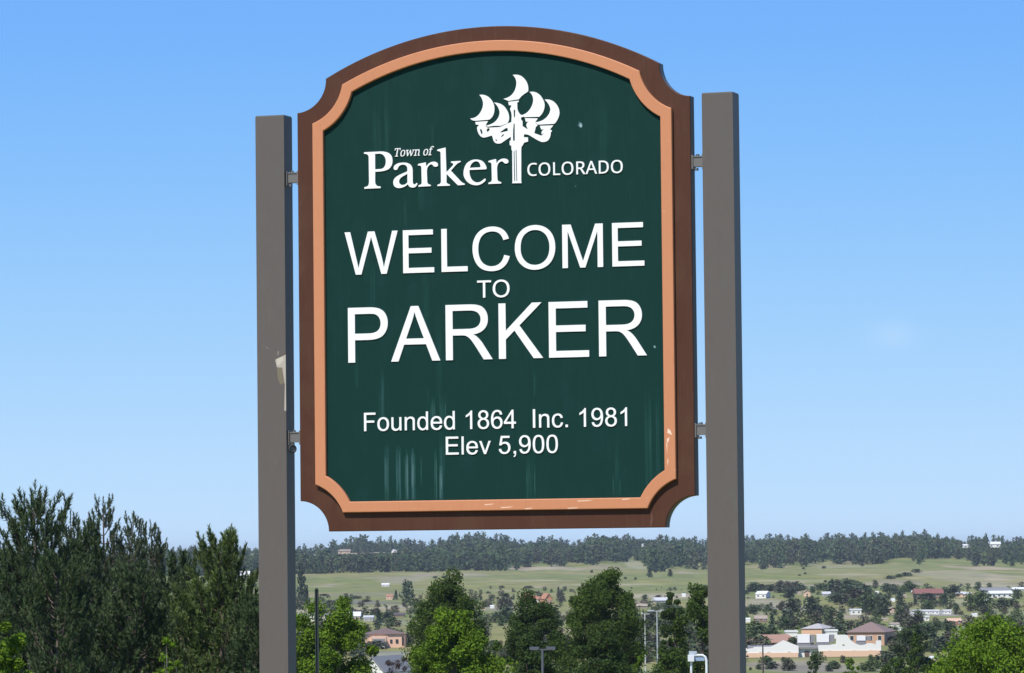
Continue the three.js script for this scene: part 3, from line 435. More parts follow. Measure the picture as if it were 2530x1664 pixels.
// a tree with its top at a pixel of the photograph, standing on the ground at distance D
function stand(kind, name, label, category, group, px, topY, D, opt, bark) {
  const g = onGround(px, D), h = levelAt(topY, px, D) - g.y, t = (kind === 'pine' ? makePine : makeLeafy)({ h, ...opt, R: opt.wpx ? opt.wpx * D / FPX / 2 : opt.R });
  const o = top(name, label, category, group); o.position.copy(g); o.rotation.y = (opt.seed % 63) / 10;
  part('trunk', t.trunk, bark, o); part('crown', t.crown, kind === 'pine' ? FOL.pine : FOL.leaf, o);
  return o;
}
const PG = [.042, .076, .022], PG2 = [.056, .082, .034], YG = [.070, .112, .022];
const PINES = [
  [92, 1228, 120, { seed: 3, R: 2.35, pow: .6, leaders: 7, col: PG, shoot: 1.35, nl: 1.2, miss: .12 , gap: .11 }, 'tall dark pine with a broad bushy top of upright shoots'],
  [262, 1238, 129, { seed: 8, R: 2.4, pow: .95, leaders: 3, col: PG2, shoot: .9, nl: .85, miss: .16, needles: 30 }, 'pine with the tallest thin grey-green spire, among the dark pines'],
  [372, 1294, 136, { seed: 21, R: 2.3, pow: 1.0, leaders: 2, col: PG2, shoot: 1.0, nl: .85, miss: .16, needles: 30 }, 'pine with one narrow spire beside the tallest grey-green spire'],
  [545, 1332, 114, { seed: 5, R: 1.75, pow: .55, leaders: 5, col: YG, shoot: 1.0, gap: .085, miss: .02 }, 'dense rounded yellow-green pine beside the scraped post'],
  [-35, 1290, 125, { seed: 31, R: 1.9, pow: .8, leaders: 3, col: PG, shoot: 1.1 }, 'dark pine at the outer edge of the pine clump'],
  [176, 1272, 126, { seed: 41, R: 1.9, pow: .95, leaders: 2, col: PG2, shoot: 1.0, miss: .12 }, 'pine with a slim pointed tip beside the broad bushy pine'],
  [216, 1292, 122, { seed: 44, R: 1.7, pow: .9, leaders: 2, col: PG, shoot: .95, miss: .12 }, 'shorter pine between the slim tip and the tallest spire'],
  [320, 1276, 133, { seed: 47, R: 1.7, pow: .95, leaders: 4, col: PG2, shoot: .9, nl: .85, miss: .16, needles: 28 }, 'pine with a loose wispy top beside the tallest spire'],
  [455, 1384, 124, { seed: 53, R: 1.7, pow: .7, leaders: 2, col: PG, shoot: 1.0, gap: .10 }, 'low dark pine filling the gap before the rounded yellow-green pine'],
  [620, 1490, 110, { seed: 61, R: 1.05, pow: .7, leaders: 2, col: PG, shoot: .9, gap: .10 }, 'small dark pine tucked against the scraped post'],
  [140, 1400, 112, { seed: 67, R: 1.8, pow: .6, leaders: 2, col: PG, shoot: 1.1, gap: .10 }, 'low spreading dark pine below the broad bushy pine'],
  [330, 1420, 115, { seed: 71, R: 1.7, pow: .6, leaders: 2, col: PG, shoot: 1.0, gap: .10 }, 'low spreading dark pine below the thin spires']
];
for (const [px, ty, D, o, label] of PINES) stand('pine', 'pine_tree', label, 'tree', 'dark pines on the bank beside the sign', px, ty, D, o, FOL.pineBark);

const BR = [.108, .200, .016], DK = [.042, .080, .018], OL = [.056, .102, .019];
const LEAFY = [
  ['leafy_tree', 'bright green leafy tree behind the thin dark metal pole', 815, 1508, 190, { seed: 161, wpx: 190, leaf: .12, n: 34000, col: BR, base: .48, lobes: 46, round: .42 }],
  ['leafy_tree', 'bright green leafy tree in front of the olive trees, below the sign', 1122, 1528, 180, { seed: 102, wpx: 212, leaf: .12, n: 38000, col: BR, base: .48, lobes: 36, round: .6, taper: .35 }],
  ['leafy_tree', 'bright green leafy tree overlapping the dark pine clump', 2, 1552, 98, { seed: 103, wpx: 185, leaf: .085, n: 16000, col: BR, base: .2, lobes: 30 }],
  ['leafy_tree', 'slender bright green sapling in front of the dark pines', 412, 1583, 98, { seed: 104, wpx: 84, leaf: .07, n: 2600, col: BR, base: .3, lobes: 16 }],
  ['leafy_tree', 'large bright green spreading tree below the row of white trailers', 2462, 1548, 185, { seed: 105, wpx: 290, leaf: .125, n: 44000, col: BR, base: .45, lobes: 48, round: .55 }],
  ['leafy_tree', 'small bright green tree among the dark shrubs near the white pipe frame', 1574, 1622, 250, { seed: 106, wpx: 66, leaf: .17, n: 2600, col: BR, base: .1, lobes: 18 }],
  ['leafy_tree', 'small bright green tree in front of the white arched building', 2100, 1630, 560, { seed: 107, wpx: 48, leaf: .26, n: 1800, col: BR, base: .1, lobes: 16, taper: .4 }],
  ['leafy_tree', 'dull green rounded tree in front of the gap of the white building', 2008, 1612, 620, { seed: 108, wpx: 36, leaf: .3, n: 1600, col: DK, base: .1, lobes: 16 }],
  ['olive_tree', 'dark olive tree with a pointed top behind the bright green tree', 1108, 1438, 300, { seed: 111, wpx: 212, leaf: .145, n: 42000, col: OL, base: .42, lobes: 40, round: .6, taper: .45 }],
  ['olive_tree', 'dark olive tree between the two taller olive trees', 1320, 1480, 310, { seed: 112, wpx: 160, leaf: .145, n: 36000, col: DK, base: .42, lobes: 34, round: .6, taper: .4 }],
  ['olive_tree', 'tallest dark olive tree below the sign with a crown of several peaks', 1490, 1420, 295, { seed: 113, wpx: 222, leaf: .145, n: 58000, col: OL, base: .40, lobes: 46, round: .55, taper: .45 }],
  ['olive_tree', 'dark olive tree half hidden behind the unmarked post', 1735, 1466, 300, { seed: 114, wpx: 150, leaf: .17, n: 17000, col: OL, base: .42, lobes: 32, round: .6, taper: .3 }],
  ['olive_tree', 'narrow dark olive tree beside the unmarked post', 1662, 1470, 320, { seed: 115, wpx: 70, leaf: .17, n: 9000, col: DK, base: .42, lobes: 26, round: .6, taper: .4 }],
  ['olive_shrub', 'wide dark shrub under the grey lot lamp', 1310, 1588, 240, { seed: 121, wpx: 150, leaf: .15, n: 15000, col: DK, base: .3, lobes: 28 }],
  ['olive_shrub', 'dark shrub at the foot of the tallest olive tree', 1490, 1582, 235, { seed: 122, wpx: 170, leaf: .15, n: 18000, col: DK, base: .3, lobes: 30 }],
  ['olive_shrub', 'low dull green shrub beside the white pipe frame', 1650, 1606, 260, { seed: 123, wpx: 130, leaf: .16, n: 11000, col: OL, base: .3, lobes: 24 }],
  ['olive_shrub', 'dull green shrub between the bright tree and the wide dark shrub', 1228, 1590, 260, { seed: 124, wpx: 80, leaf: .17, n: 4500, col: OL, base: .08, lobes: 20 }],
  ['olive_tree', 'dark pointed tree right beside the end of the white arched building', 2248, 1545, 560, { seed: 131, wpx: 105, leaf: .34, n: 8000, col: [.05, .085, .035], base: .06, lobes: 30, round: .55, taper: .3 }],
  ['olive_tree', 'dull green upright tree in front of the dark pointed tree', 2262, 1572, 420, { seed: 132, wpx: 70, leaf: .25, n: 5000, col: OL, base: .06, lobes: 26, taper: .6 }],
  ['olive_tree', 'dull green tree below the dark pointed tree', 2215, 1622, 400, { seed: 133, wpx: 90, leaf: .24, n: 4500, col: OL, base: .06, lobes: 22 }],
  ['olive_tree', 'dull green tree between the upright tree and the large bright tree', 2310, 1616, 380, { seed: 134, wpx: 90, leaf: .24, n: 4500, col: DK, base: .06, lobes: 22 }],
  ['brown_bush', 'bare reddish brown bush beside the bright green tree below the sign', 975, 1600, 210, { seed: 141, wpx: 92, leaf: .16, n: 2400, slim: .16, col: [.06, .042, .03], base: .1, lobes: 22 }]
];
for (const [name, label, px, ty, D, o] of LEAFY) stand('leafy', name, label, name.endsWith('bush') || name.endsWith('shrub') ? 'shrub' : 'tree', name === 'leafy_tree' ? 'bright green trees' : name === 'brown_bush' ? null : 'olive green trees and shrubs', px, ty, D, o, name === 'leafy_tree' ? FOL.greyBark : FOL.bark);

// far trees: height 1, a few forms
function farTree(seed, kind, n, size, col) {
  const r = rng(seed), s = new Soup(), b = kind === 'cone' ? 0.02 : kind === 'wood' ? .08 : 0.0;
  const lob = []; for (let i = 0; i < 12; i++) { const a = i * 2.4 + r(), t = (i + .5) / 12, pr = kind === 'cone' ? (1 - t) * .95 + .08 : kind === 'wood' ? Math.sin(Math.PI * (0.18 + .74 * t)) : Math.sin(Math.PI * (0.26 + .62 * t)); lob.push([V(Math.cos(a) * .26 * pr * (.3 + .7 * r()), b + (1 - b) * (.08 + .84 * t), Math.sin(a) * .26 * pr * (.3 + .7 * r())), (kind === 'cone' ? .16 : .21) * (.45 + .6 * pr)]); }
  for (let i = 0; i < n; i++) {
    const [c, rad] = lob[i % 12], d = rdir(r), at = c.clone().addScaledVector(d, rad * Math.cbrt(r())), u = rdir(r), v = u.clone().cross(rdir(r)).normalize(), k = .65 + r() * .7;
    const L = size * (.6 + r() * .8); s.tri(at.clone().addScaledVector(u, -L * .5), at.clone().addScaledVector(v, L * .55), at.clone().addScaledVector(u, L * .5), [col[0] * k, col[1] * k, col[2] * k]);
  }
  return s.geo();
}
const twig = limb([V(0, -.03, 0), V(0, .5, 0)], .022, .012, 5);
const FAR = { round: [], cone: [] };
for (let i = 0; i < 5; i++) FAR.round.push(farTree(200 + i, 'round', 520, .12, [[.058, .090, .040], [.065, .098, .04], [.06, .08, .045], [.075, .112, .035], [.085, .085, .055]][i]));
for (let i = 0; i < 2; i++) FAR.cone.push(farTree(220 + i, 'cone', 460, .11, [[.035, .058, .035], [.045, .065, .035]][i]));
const farMade = {};
function farThing(px, py, wpx, hpx, kind, group, label, seed) {
  const g = ground(px, py), r = rng(seed), list = FAR[kind], v = Math.floor(r() * list.length), key = kind + v, h = hpx * g.D / FPX, w = wpx * g.D / FPX;
  let o;
  if (!farMade[key]) { o = new THREE.Group(); part('trunk', twig, FOL.bark, o); part('crown', list[v], FOL.far, o); farMade[key] = o; } else o = farMade[key].clone();
  o.name = numbered(kind === 'cone' ? 'conifer' : 'valley_tree'); scene.add(o); o.userData = {}; tag(o, kind === 'round' ? label.replace(/^(low |small )?(dark rounded|dark|) ?(tree|bush|scrub)/, (m, a, b, c) => `${c !== 'tree' ? a ?? '' : hpx > 34 ? 'tall ' : hpx < 15 ? 'low ' : ''}${v === 4 ? 'brownish olive' : v === 3 ? 'fresher green' : 'dark green'} ${c}`) : label, kind === 'round' && hpx < 8 ? 'bush' : 'tree', group);
  o.position.set(g.x, g.y - .02, g.z); o.rotation.y = r() * 6; o.scale.set(w / .62, h, w / .62);
}
function whereTree(x, y) {
  if (x < 700) return 'dark tree on the far slope behind the scraped post';
  if (x < 1045) return y > 1560 ? 'low dark tree around the salmon stucco house' : 'dark tree among the long low white sheds';
  if (x < 1800) return y < 1500 ? 'dark rounded tree near the three hillside houses' : 'dark tree in the valley behind the olive trees';
  if (x < 2200) return y < 1470 && x < 2020 ? 'dark tree in the row behind the white field house' : y < 1505 ? 'dark tree in the thick belt above the white box trailer' : y < 1572 ? 'dark tree between the tree belt and the mission-style building' : y < 1612 ? 'dark tree beside the terracotta roof' : 'small tree on bare ground in front of the mission-style building';
  return y < 1490 ? 'dark tree around the long dark red roofed building' : y < 1530 ? 'dark tree around the gravel lot with white trailers' : 'dark tree between the gravel lot and the large bright tree';
}
const whereBush = (x, y) => x > 2190 ? 'dark scrub in the gully of the bare slope' : x < 950 ? 'low dark bush along the field edge above the long sheds' : y < 1440 ? 'low dark bush on the slope just below the ridge wood' : 'low dark bush in the middle of the open grassy hillside';
const vt = ['', 'trees among the valley houses'], vc = ['', 'conifers of the valley'], vb = ['', 'bushes on the open hillside'];
const coneLabels = ['very tall dark conifer beside the scraped post above the sheds', 'shorter conifer at the foot of the very tall conifer', 'slim conifer beside the small orange hillside house', 'dark conifer beside the low grey shed', 'slim conifer standing behind the orange stucco hall', 'slim conifer above the terracotta roof', 'slim conifer below the long dark red roof', 'slim conifer at the edge of the thick tree belt', 'slim conifer beside the hillside house trio', 'slim conifer left of the gravel lot', 'tallest conifer straying below the ridge wood', 'middle-sized conifer straying below the ridge wood', 'smallest conifer straying below the ridge wood'];
[[1880, 1460, 34, 16], [1905, 1462, 34, 18], [1928, 1466, 36, 30], [1950, 1465, 30, 28], [1968, 1463, 24, 26], [2028, 1460, 38, 18], [2050, 1462, 40, 22], [2062, 1466, 42, 34], [2078, 1472, 44, 38], [2098, 1478, 54, 46], [2112, 1500, 64, 46], [2082, 1495, 56, 34], [2064, 1490, 40, 24], [2140, 1482, 48, 36], [2126, 1468, 28, 30], [2164, 1456, 16, 22], [2148, 1516, 54, 50], [2182, 1524, 44, 52], [2172, 1500, 40, 34], [1958, 1520, 44, 42], [1946, 1548, 40, 42], [2008, 1528, 50, 54], [2018, 1548, 30, 40], [1968, 1556, 40, 30], [1940, 1558, 36, 34], [1880, 1590, 60, 50], [1862, 1580, 50, 44], [1910, 1585, 40, 36],
  [2262, 1560, 56, 42], [2238, 1548, 40, 36], [2290, 1580, 60, 40], [2425, 1512, 54, 50], [2398, 1506, 40, 40], [2476, 1506, 40, 26], [2356, 1480, 36, 34], [2292, 1494, 56, 28], [2226, 1502, 26, 44], [2418, 1462, 18, 24], [2514, 1482, 24, 26], [2330, 1496, 24, 30], [2500, 1500, 30, 20], [2345, 1560, 40, 26], [2270, 1535, 36, 26], [2222, 1530, 30, 34], [2245, 1462, 26, 26], [2210, 1470, 30, 26],
  [1006, 1490, 32, 56], [958, 1540, 30, 28], [905, 1570, 30, 26], [1030, 1500, 26, 20], [1070, 1500, 30, 22], [1250, 1492, 28, 26], [1386, 1488, 22, 30], [1560, 1545, 54, 40], [1604, 1560, 60, 48], [1648, 1575, 70, 56], [1690, 1560, 50, 50], [1650, 1510, 60, 20], [1740, 1464, 18, 18], [1450, 1520, 60, 40], [1350, 1530, 60, 40], [1250, 1540, 60, 40], [1600, 1600, 60, 40], [1540, 1580, 50, 44],
  [1960, 1600, 40, 26], [2020, 1640, 36, 30], [2060, 1655, 30, 20], [1905, 1655, 40, 20], [1950, 1660, 40, 22], [2150, 1660, 50, 26], [2190, 1650, 50, 40], [2350, 1600, 50, 40], [600, 1500, 40, 40], [590, 1470, 36, 30], [620, 1450, 30, 28], [575, 1520, 44, 40], [930, 1606, 50, 22], [900, 1612, 40, 22], [1010, 1600, 30, 36]
].forEach(([x, y, w, h], i) => farThing(x, y, w, h, 'round', vt[1], whereTree(x, y), 300 + i));
[[744, 1500, 34, 108], [757, 1506, 22, 60], [978, 1484, 14, 26], [934, 1546, 22, 44], [2053, 1550, 20, 44], [1908, 1552, 22, 36], [2336, 1502, 18, 38], [2140, 1520, 18, 40], [1380, 1480, 12, 30], [2262, 1500, 14, 30], [1620, 1416, 22, 38], [1606, 1428, 18, 26], [1656, 1426, 18, 20]].forEach(([x, y, w, h], i) => farThing(x, y, w, h, 'cone', vc[1], coneLabels[i], 500 + i));
[[1075, 1430, 14, 6], [1100, 1430, 18, 7], [1136, 1432, 16, 6], [1240, 1454, 16, 6], [1306, 1455, 26, 7], [1206, 1468, 12, 6], [1270, 1464, 12, 4], [1594, 1482, 18, 12], [1626, 1484, 22, 13], [1545, 1432, 8, 6], [1570, 1433, 8, 6], [1986, 1408, 9, 6], [2036, 1406, 12, 7], [1990, 1420, 8, 5], [2130, 1400, 12, 10], [1976, 1424, 8, 4], [1462, 1416, 8, 7], [820, 1494, 40, 10], [856, 1492, 30, 9], [800, 1474, 24, 6], [880, 1480, 30, 7], [905, 1489, 26, 7], [810, 1506, 14, 5], [1885, 1408, 20, 14], [2040, 1440, 10, 6], [2200, 1432, 26, 9], [2240, 1425, 30, 10], [2222, 1428, 24, 9], [2265, 1416, 24, 10]
].forEach(([x, y, w, h], i) => farThing(x, y, w, h, 'round', vb[1], whereBush(x, y), 600 + i));

// ---------------------------------------------------------------- buildings in the valley
const W = { white: M(.78, .76, .71), cream: M(.66, .60, .50), peach: M(.72, .48, .33), salmon: M(.78, .50, .35), tan: M(.48, .38, .27), orange: M(.52, .26, .14), grey: M(.40, .40, .39), brick: M(.36, .15, .09), brown: M(.24, .16, .12) };
const RF = { grey: M(.24, .235, .23), dark: M(.10, .085, .085), brown: M(.17, .115, .095), red: M(.24, .10, .075), terra: M(.40, .19, .11), light: M(.52, .52, .51), white: M(.72, .72, .70), tan: M(.36, .29, .22) };
const GLASS = M(.035, .045, .055, { roughness: 0.15 }), TRIM = M(.7, .68, .62), DOOR = M(.12, .08, .06, { roughness: .6 });
const prism = (pts, d) => new THREE.ExtrudeGeometry(new THREE.Shape(pts.map(([x, y]) => new THREE.Vector2(x, y))), { depth: d, bevelEnabled: false });
const clearings = [];
// one building: its foot at a pixel, width and heights in pixels of the photograph there
function building(name, label, px, py, wpx, hpx, o = {}) {
  const g = ground(px, py), k = g.D / FPX, w = wpx * k, h = hpx * k, d = o.d ?? Math.max(5, w * .7), rh = (o.roof ?? hpx * .5) * k, b = top(name, label, o.cat ?? 'house', o.group);
  b.position.set(g.x, g.y, g.z); b.rotation.y = o.yaw ?? 0; clearings.push([g.x, g.z, w, px, py, wpx, g.D]);
  const wall = part('wall', box(w, h + 1.2, d, 0, h / 2 - .6, -d / 2), o.wall ?? W.white, b), type = o.type ?? 'side', ov = Math.min(.5, w * .05);
  if (type === 'side') part('roof', prism([[-d / 2 - ov, h + .02], [d / 2 + ov, h + .02], [0, h + rh]], w + ov * 2).rotateY(Math.PI / 2).translate(-w / 2 - ov, 0, -d / 2), o.roofMat ?? RF.grey, b);
  else if (type === 'gable') {
    part('gable', prism([[-w / 2, h], [w / 2, h], [0, h + rh - .15]], d - .1).translate(0, 0, -d + .05), o.wall ?? W.white, b);
    const sl = Math.hypot(w / 2 + ov, rh * (1 + 2 * ov / w)), an = Math.atan2(rh, w / 2);
    for (const s of [-1, 1]) part('roof', new THREE.BoxGeometry(sl, .14, d + .5).rotateZ(-s * an).translate(s * (w / 4 + ov / 2), h + rh / 2 - ov * rh / w + .07, -d / 2), o.roofMat ?? RF.grey, b);
  } else if (type === 'hip') {
    const q = new THREE.BufferGeometry(), a = w / 2 + ov, c = d / 2 + ov, e = Math.max(.2, a - c), y = h + .02, P = [[-a, y, c], [a, y, c], [a, y, -c], [-a, y, -c], [-e, h + rh, 0], [e, h + rh, 0]].map(([x, yy, z]) => [x, yy, z - d / 2]);
    q.setAttribute('position', new THREE.Float32BufferAttribute([[0, 1, 5], [0, 5, 4], [1, 2, 5], [2, 3, 4], [2, 4, 5], [3, 0, 4], [0, 3, 2], [0, 2, 1]].flatMap((f) => f.flatMap((i) => P[i])), 3)); q.computeVertexNormals(); part('roof', q, o.roofMat ?? RF.grey, b);
  } else part('roof', box(w + .3, .35, d + .3, 0, h + .17, -d / 2), o.roofMat ?? RF.light, b);
  const nw = o.win ?? 0, wh = Math.min(1.3, h * .38), ww = Math.min(1.5, w / (nw * 2 + 1));
  for (let i = 0; i < nw; i++) { const x = (i + .5) / nw * w - w / 2; if (o.door && i === Math.floor(nw / 2)) { part('door', box(1.0, Math.min(2.1, h * .7), .1, x, Math.min(2.1, h * .7) / 2, .03), DOOR, wall); continue; } const f = part('window', box(ww, wh, .08, x, h * .58, .03), TRIM, wall); void f; part('pane', box(ww - .16, wh - .16, .06, x, h * .58, .07), GLASS, b); }
  if (o.chimney) part('chimney', box(.8, 1.6, .8, w * .22, h + rh * .9, -d / 2), W.brick, b);
  return b;
}
building('long_shed', 'long low white building behind the bright green tree by the thin pole', 756, 1536, 40, 15, { type: 'flat', wall: W.white, roofMat: RF.light, win: 0, d: 8, cat: 'shed' });
building('long_shed', 'white building with peeling tan end behind the thin pole', 804, 1534, 30, 12, { type: 'side', wall: W.cream, roof: 4, roofMat: RF.white, win: 3, d: 8, cat: 'shed' });
building('long_shed', 'low building with a bright white roof above the bright green tree', 872, 1532, 34, 8, { type: 'side', wall: W.tan, roof: 11, roofMat: RF.white, win: 3, d: 11, cat: 'shed' });
building('long_shed', 'low grey building with a pale roof beside the dark conifer', 910, 1536, 24, 9, { type: 'side', wall: W.grey, roof: 5, roofMat: RF.light, win: 2, d: 9, cat: 'shed' });
building('long_shed', 'low shed with a dark maroon roof on the field edge', 986, 1526, 26, 5, { type: 'side', wall: W.brown, roof: 5, roofMat: RF.dark, d: 7, cat: 'shed' });
{ // salmon stucco house with stepped masses
  const b = building('stucco_house', 'salmon stucco house with a brown roof above the bare brown bush', 958, 1602, 92, 34, { type: 'hip', wall: W.salmon, roof: 14, roofMat: RF.brown, d: 9, win: 0, yaw: .12, chimney: 0 });
  const k = 930 / FPX; part('entry_wing', box(34 * k, 30 * k, 3, -24 * k, 14 * k, 1.5), W.peach, b); part('garage_roof', box(28 * k, 1.0, 3.4, -26 * k, 17 * k, 3.6), RF.grey, b); part('garage_wall', box(27 * k, 16 * k, 3.2, -26 * k, 7 * k, 3.5), W.grey, b);
  part('arch_gable', new THREE.CylinderGeometry(18 * k, 18 * k, .6, 24, 1, false, -Math.PI / 2, Math.PI).rotateX(Math.PI / 2).translate(-20 * k, 29 * k, 2.5), W.peach, b);
  for (const [x, w, h] of [[8, 5, 8], [22, 6, 9], [36, 4, 20]]) part('window', box(w * k, h * k, .12, x * k, 16 * k, .08), GLASS, b);
  part('downpipe', box(.25, 34 * k, .25, 41 * k, 17 * k, .2), W.brown, b);
}
building('gabled_house', 'white gable end with a grey roof beside the bare brown bush', 920, 1690, 62, 26, { type: 'gable', wall: W.white, roof: 36, roofMat: RF.grey, d: 12, win: 2, yaw: -.35 });
building('brick_building', 'terracotta wall behind the small dark pine', 590, 1690, 120, 56, { type: 'flat', wall: W.orange, roofMat: RF.terra, d: 14, win: 4, cat: 'building' });
building('small_house', 'small orange house beside the dark rounded tree on the hillside', 962, 1483, 16, 8, { wall: W.peach, roof: 5, roofMat: RF.terra, win: 2 });
building('small_house', 'white long house alone on the upper grassy slope', 952, 1450, 18, 4, { wall: W.white, roof: 4, roofMat: RF.white, win: 2 });
building('small_house', 'white house with a grey base half hidden by the scraped post', 600, 1436, 30, 12, { wall: W.grey, roof: 12, roofMat: RF.white, win: 2 });
for (const [x, w, l] of [[1312, 26, 'wide orange gabled house of the hillside trio'], [1336, 14, 'pale narrow house in the middle of the hillside trio'], [1356, 20, 'steep orange gabled house at the end of the hillside trio']]) building('hillside_house', l, x, 1492, w, w === 14 ? 10 : 11, { type: 'gable', wall: w === 14 ? W.cream : W.orange, roof: w === 14 ? 6 : 13, roofMat: RF.terra, win: 2, yaw: .35, group: 'three houses below the open hillside' });
building('small_house', 'low pale house with a long roof behind the double lamp', 1575, 1504, 46, 5, { wall: W.tan, roof: 6, roofMat: RF.tan, win: 3 });
building('small_house', 'low house with a whitish sloping roof above the double lamp', 1638, 1490, 34, 5, { wall: W.grey, roof: 8, roofMat: RF.light, win: 2, yaw: .3 });
building('small_house', 'white house with a pale roof in the open field by the unmarked post', 1880, 1480, 26, 11, { wall: W.white, roof: 7, roofMat: RF.white, win: 2, yaw: -.25, d: 9 });
building('small_house', 'pinkish house in front of the dark tree belt', 1995, 1475, 16, 10, { type: 'gable', wall: W.peach, roof: 6, roofMat: RF.tan, win: 1 });
building('small_house', 'house with a pale roof below the dark tree belt', 2043, 1475, 20, 6, { wall: W.grey, roof: 6, roofMat: RF.light, win: 2 });
building('small_house', 'white box trailer beside a grey rounded barn', 2116, 1520, 26, 11, { type: 'flat', wall: W.white, roofMat: RF.white, win: 2, cat: 'trailer', d: 5 });
{ const g = ground(2141, 1521), k = g.D / FPX, b = top('round_barn', 'grey metal barn with a rounded roof beside the white box trailer', 'barn'); b.position.set(g.x, g.y, g.z); part('shell', new THREE.CylinderGeometry(11 * k, 11 * k, 12, 18, 1, false, -Math.PI / 2, Math.PI).rotateX(Math.PI / 2).rotateY(.3).translate(0, 0, -6), W.grey, b); part('door', box(7 * k, 6 * k, .15, 0, 3 * k, .1), RF.dark, b); }
building('small_house', 'white shed beside the unmarked post', 1848, 1540, 13, 7, { wall: W.white, roof: 4, roofMat: RF.white });
building('small_house', 'tan house with a pale roof beside the white shed', 1881, 1540, 30, 9, { wall: W.brown, roof: 8, roofMat: RF.tan, win: 2 });
building('small_house', 'small peach house above the gravel lot', 2206, 1514, 14, 7, { type: 'gable', wall: W.peach, roof: 5, roofMat: RF.tan, win: 1 });
building('small_house', 'small pale house beside the large dark tree cluster', 2212, 1550, 22, 6, { wall: W.cream, roof: 4, roofMat: RF.tan, win: 1 });
for (const [x, w] of [[2268, 13], [2290, 18], [2311, 20], [2342, 18]]) building('office_trailer', 'white trailer in the row on the gravel lot', x, 1519, w, 8, { type: 'flat', wall: W.white, roofMat: RF.white, win: 2, d: 4, cat: 'trailer', group: 'white trailers on the gravel lot' });
building('small_house', 'white box hut in front of the trailer row', 2290, 1535, 13, 9, { type: 'flat', wall: W.white, roofMat: RF.white, win: 1, d: 4, cat: 'hut' });
building('small_house', 'low salmon house right of the gravel lot', 2360, 1545, 32, 8, { wall: W.brick, roof: 8, roofMat: M(.62, .40, .28), win: 3 });
building('long_house', 'long white building with rounded end on the far slope', 2476, 1479, 52, 11, { wall: W.white, roof: 7, roofMat: RF.white, win: 4, d: 12, cat: 'building' });
building('long_house', 'grey roofed barn behind the long white building', 2462, 1465, 64, 5, { wall: W.grey, roof: 7, roofMat: RF.grey, d: 12, cat: 'barn' });
building('long_house', 'white roof by itself beyond the long white building', 2520, 1461, 30, 4, { wall: W.grey, roof: 5, roofMat: RF.white, d: 9, cat: 'barn' });
building('small_house', 'tan house with a small white roof between dark trees', 2376, 1477, 24, 8, { wall: W.peach, roof: 6, roofMat: RF.light, win: 2 });
building('small_house', 'small white hut right of the tan house', 2396, 1474, 12, 6, { wall: W.white, roof: 3, roofMat: RF.white });
building('long_house', 'long dark red roofed building below the bare slope', 2298, 1482, 66, 14, { wall: W.brown, roof: 12, roofMat: RF.red, win: 5, d: 14, cat: 'building' });
building('small_house', 'house with a white roof beside the dark red roof', 2266, 1470, 22, 5, { wall: W.brown, roof: 5, roofMat: RF.white, win: 1 });
building('small_house', 'small peach roofed house at the foot of the large bright tree', 2312, 1636, 20, 8, { wall: W.peach, roof: 5, roofMat: RF.white, win: 1, d: 5 });
building('small_house', 'tiny pale hut in front of the dark pointed tree', 2232, 1628, 9, 7, { wall: W.white, roof: 3, roofMat: RF.white, d: 3, cat: 'hut' });
building('small_house', 'pale brown house behind the large bright tree', 2508, 1572, 36, 10, { wall: W.tan, roof: 10, roofMat: RF.tan, win: 2 });
for (const [x, y, w, h, c] of [[2150, 1474, 9, 5, 1], [2168, 1470, 8, 5, 0], [2236, 1478, 10, 5, 1], [2208, 1488, 9, 5, 0], [2188, 1535, 16, 4, 1], [2226, 1560, 12, 5, 0], [2440, 1486, 10, 5, 0], [2052, 1462, 10, 4, 1], [2256, 1524, 8, 6, 0], [2410, 1525, 12, 5, 0], [1842, 1500, 8, 4, 1], [1975, 1470, 12, 4, 1], [1216, 1505, 10, 5, 0], [1196, 1510, 8, 4, 1], [1690, 1476, 9, 5, 0], [2378, 1540, 9, 5, 1]]) building('pale_shed', c ? 'tiny tan shed between the dark valley trees' : 'tiny white shed between the dark valley trees', x, y, w, h, { wall: c ? W.tan : W.white, roof: 3, roofMat: c ? RF.tan : RF.white, d: 4, cat: 'shed', group: 'tiny sheds between the valley trees' });
// houses on the wooded ridge
for (const [x, y, w, h, l] of [[2392, 1356, 22, 7, 'low white house on the ridge beside a dark round tree'], [2458, 1356, 30, 11, 'larger white house on the wooded ridge'], [1428, 1350, 18, 8, 'white roof showing on the bare ridge gap'], [1589, 1354, 7, 9, 'narrow white house on the wooded ridge'], [508, 1366, 24, 12, 'white block on the ridge above the yellow-green pine'], [447, 1392, 20, 9, 'white house on the ridge slope behind the low dark pine'], [850, 1368, 30, 7, 'tan house on the ridge between pines'], [970, 1366, 22, 6, 'pale house on the ridge beside tall pines'], [1046, 1362, 18, 6, 'small pale house in a ridge gap'], [1170, 1374, 6, 8, 'narrow white house in the ridge wood'], [776, 1378, 6, 10, 'narrow pale house at the edge of the ridge wood'], [620, 1372, 14, 8, 'small white house on the ridge behind the scraped post']])
  building('ridge_house', l, x, y, w, h, { wall: w === 30 && x < 900 ? W.tan : W.white, roof: h * .5, roofMat: x === 850 ? RF.tan : RF.white, win: 2, d: 9 });

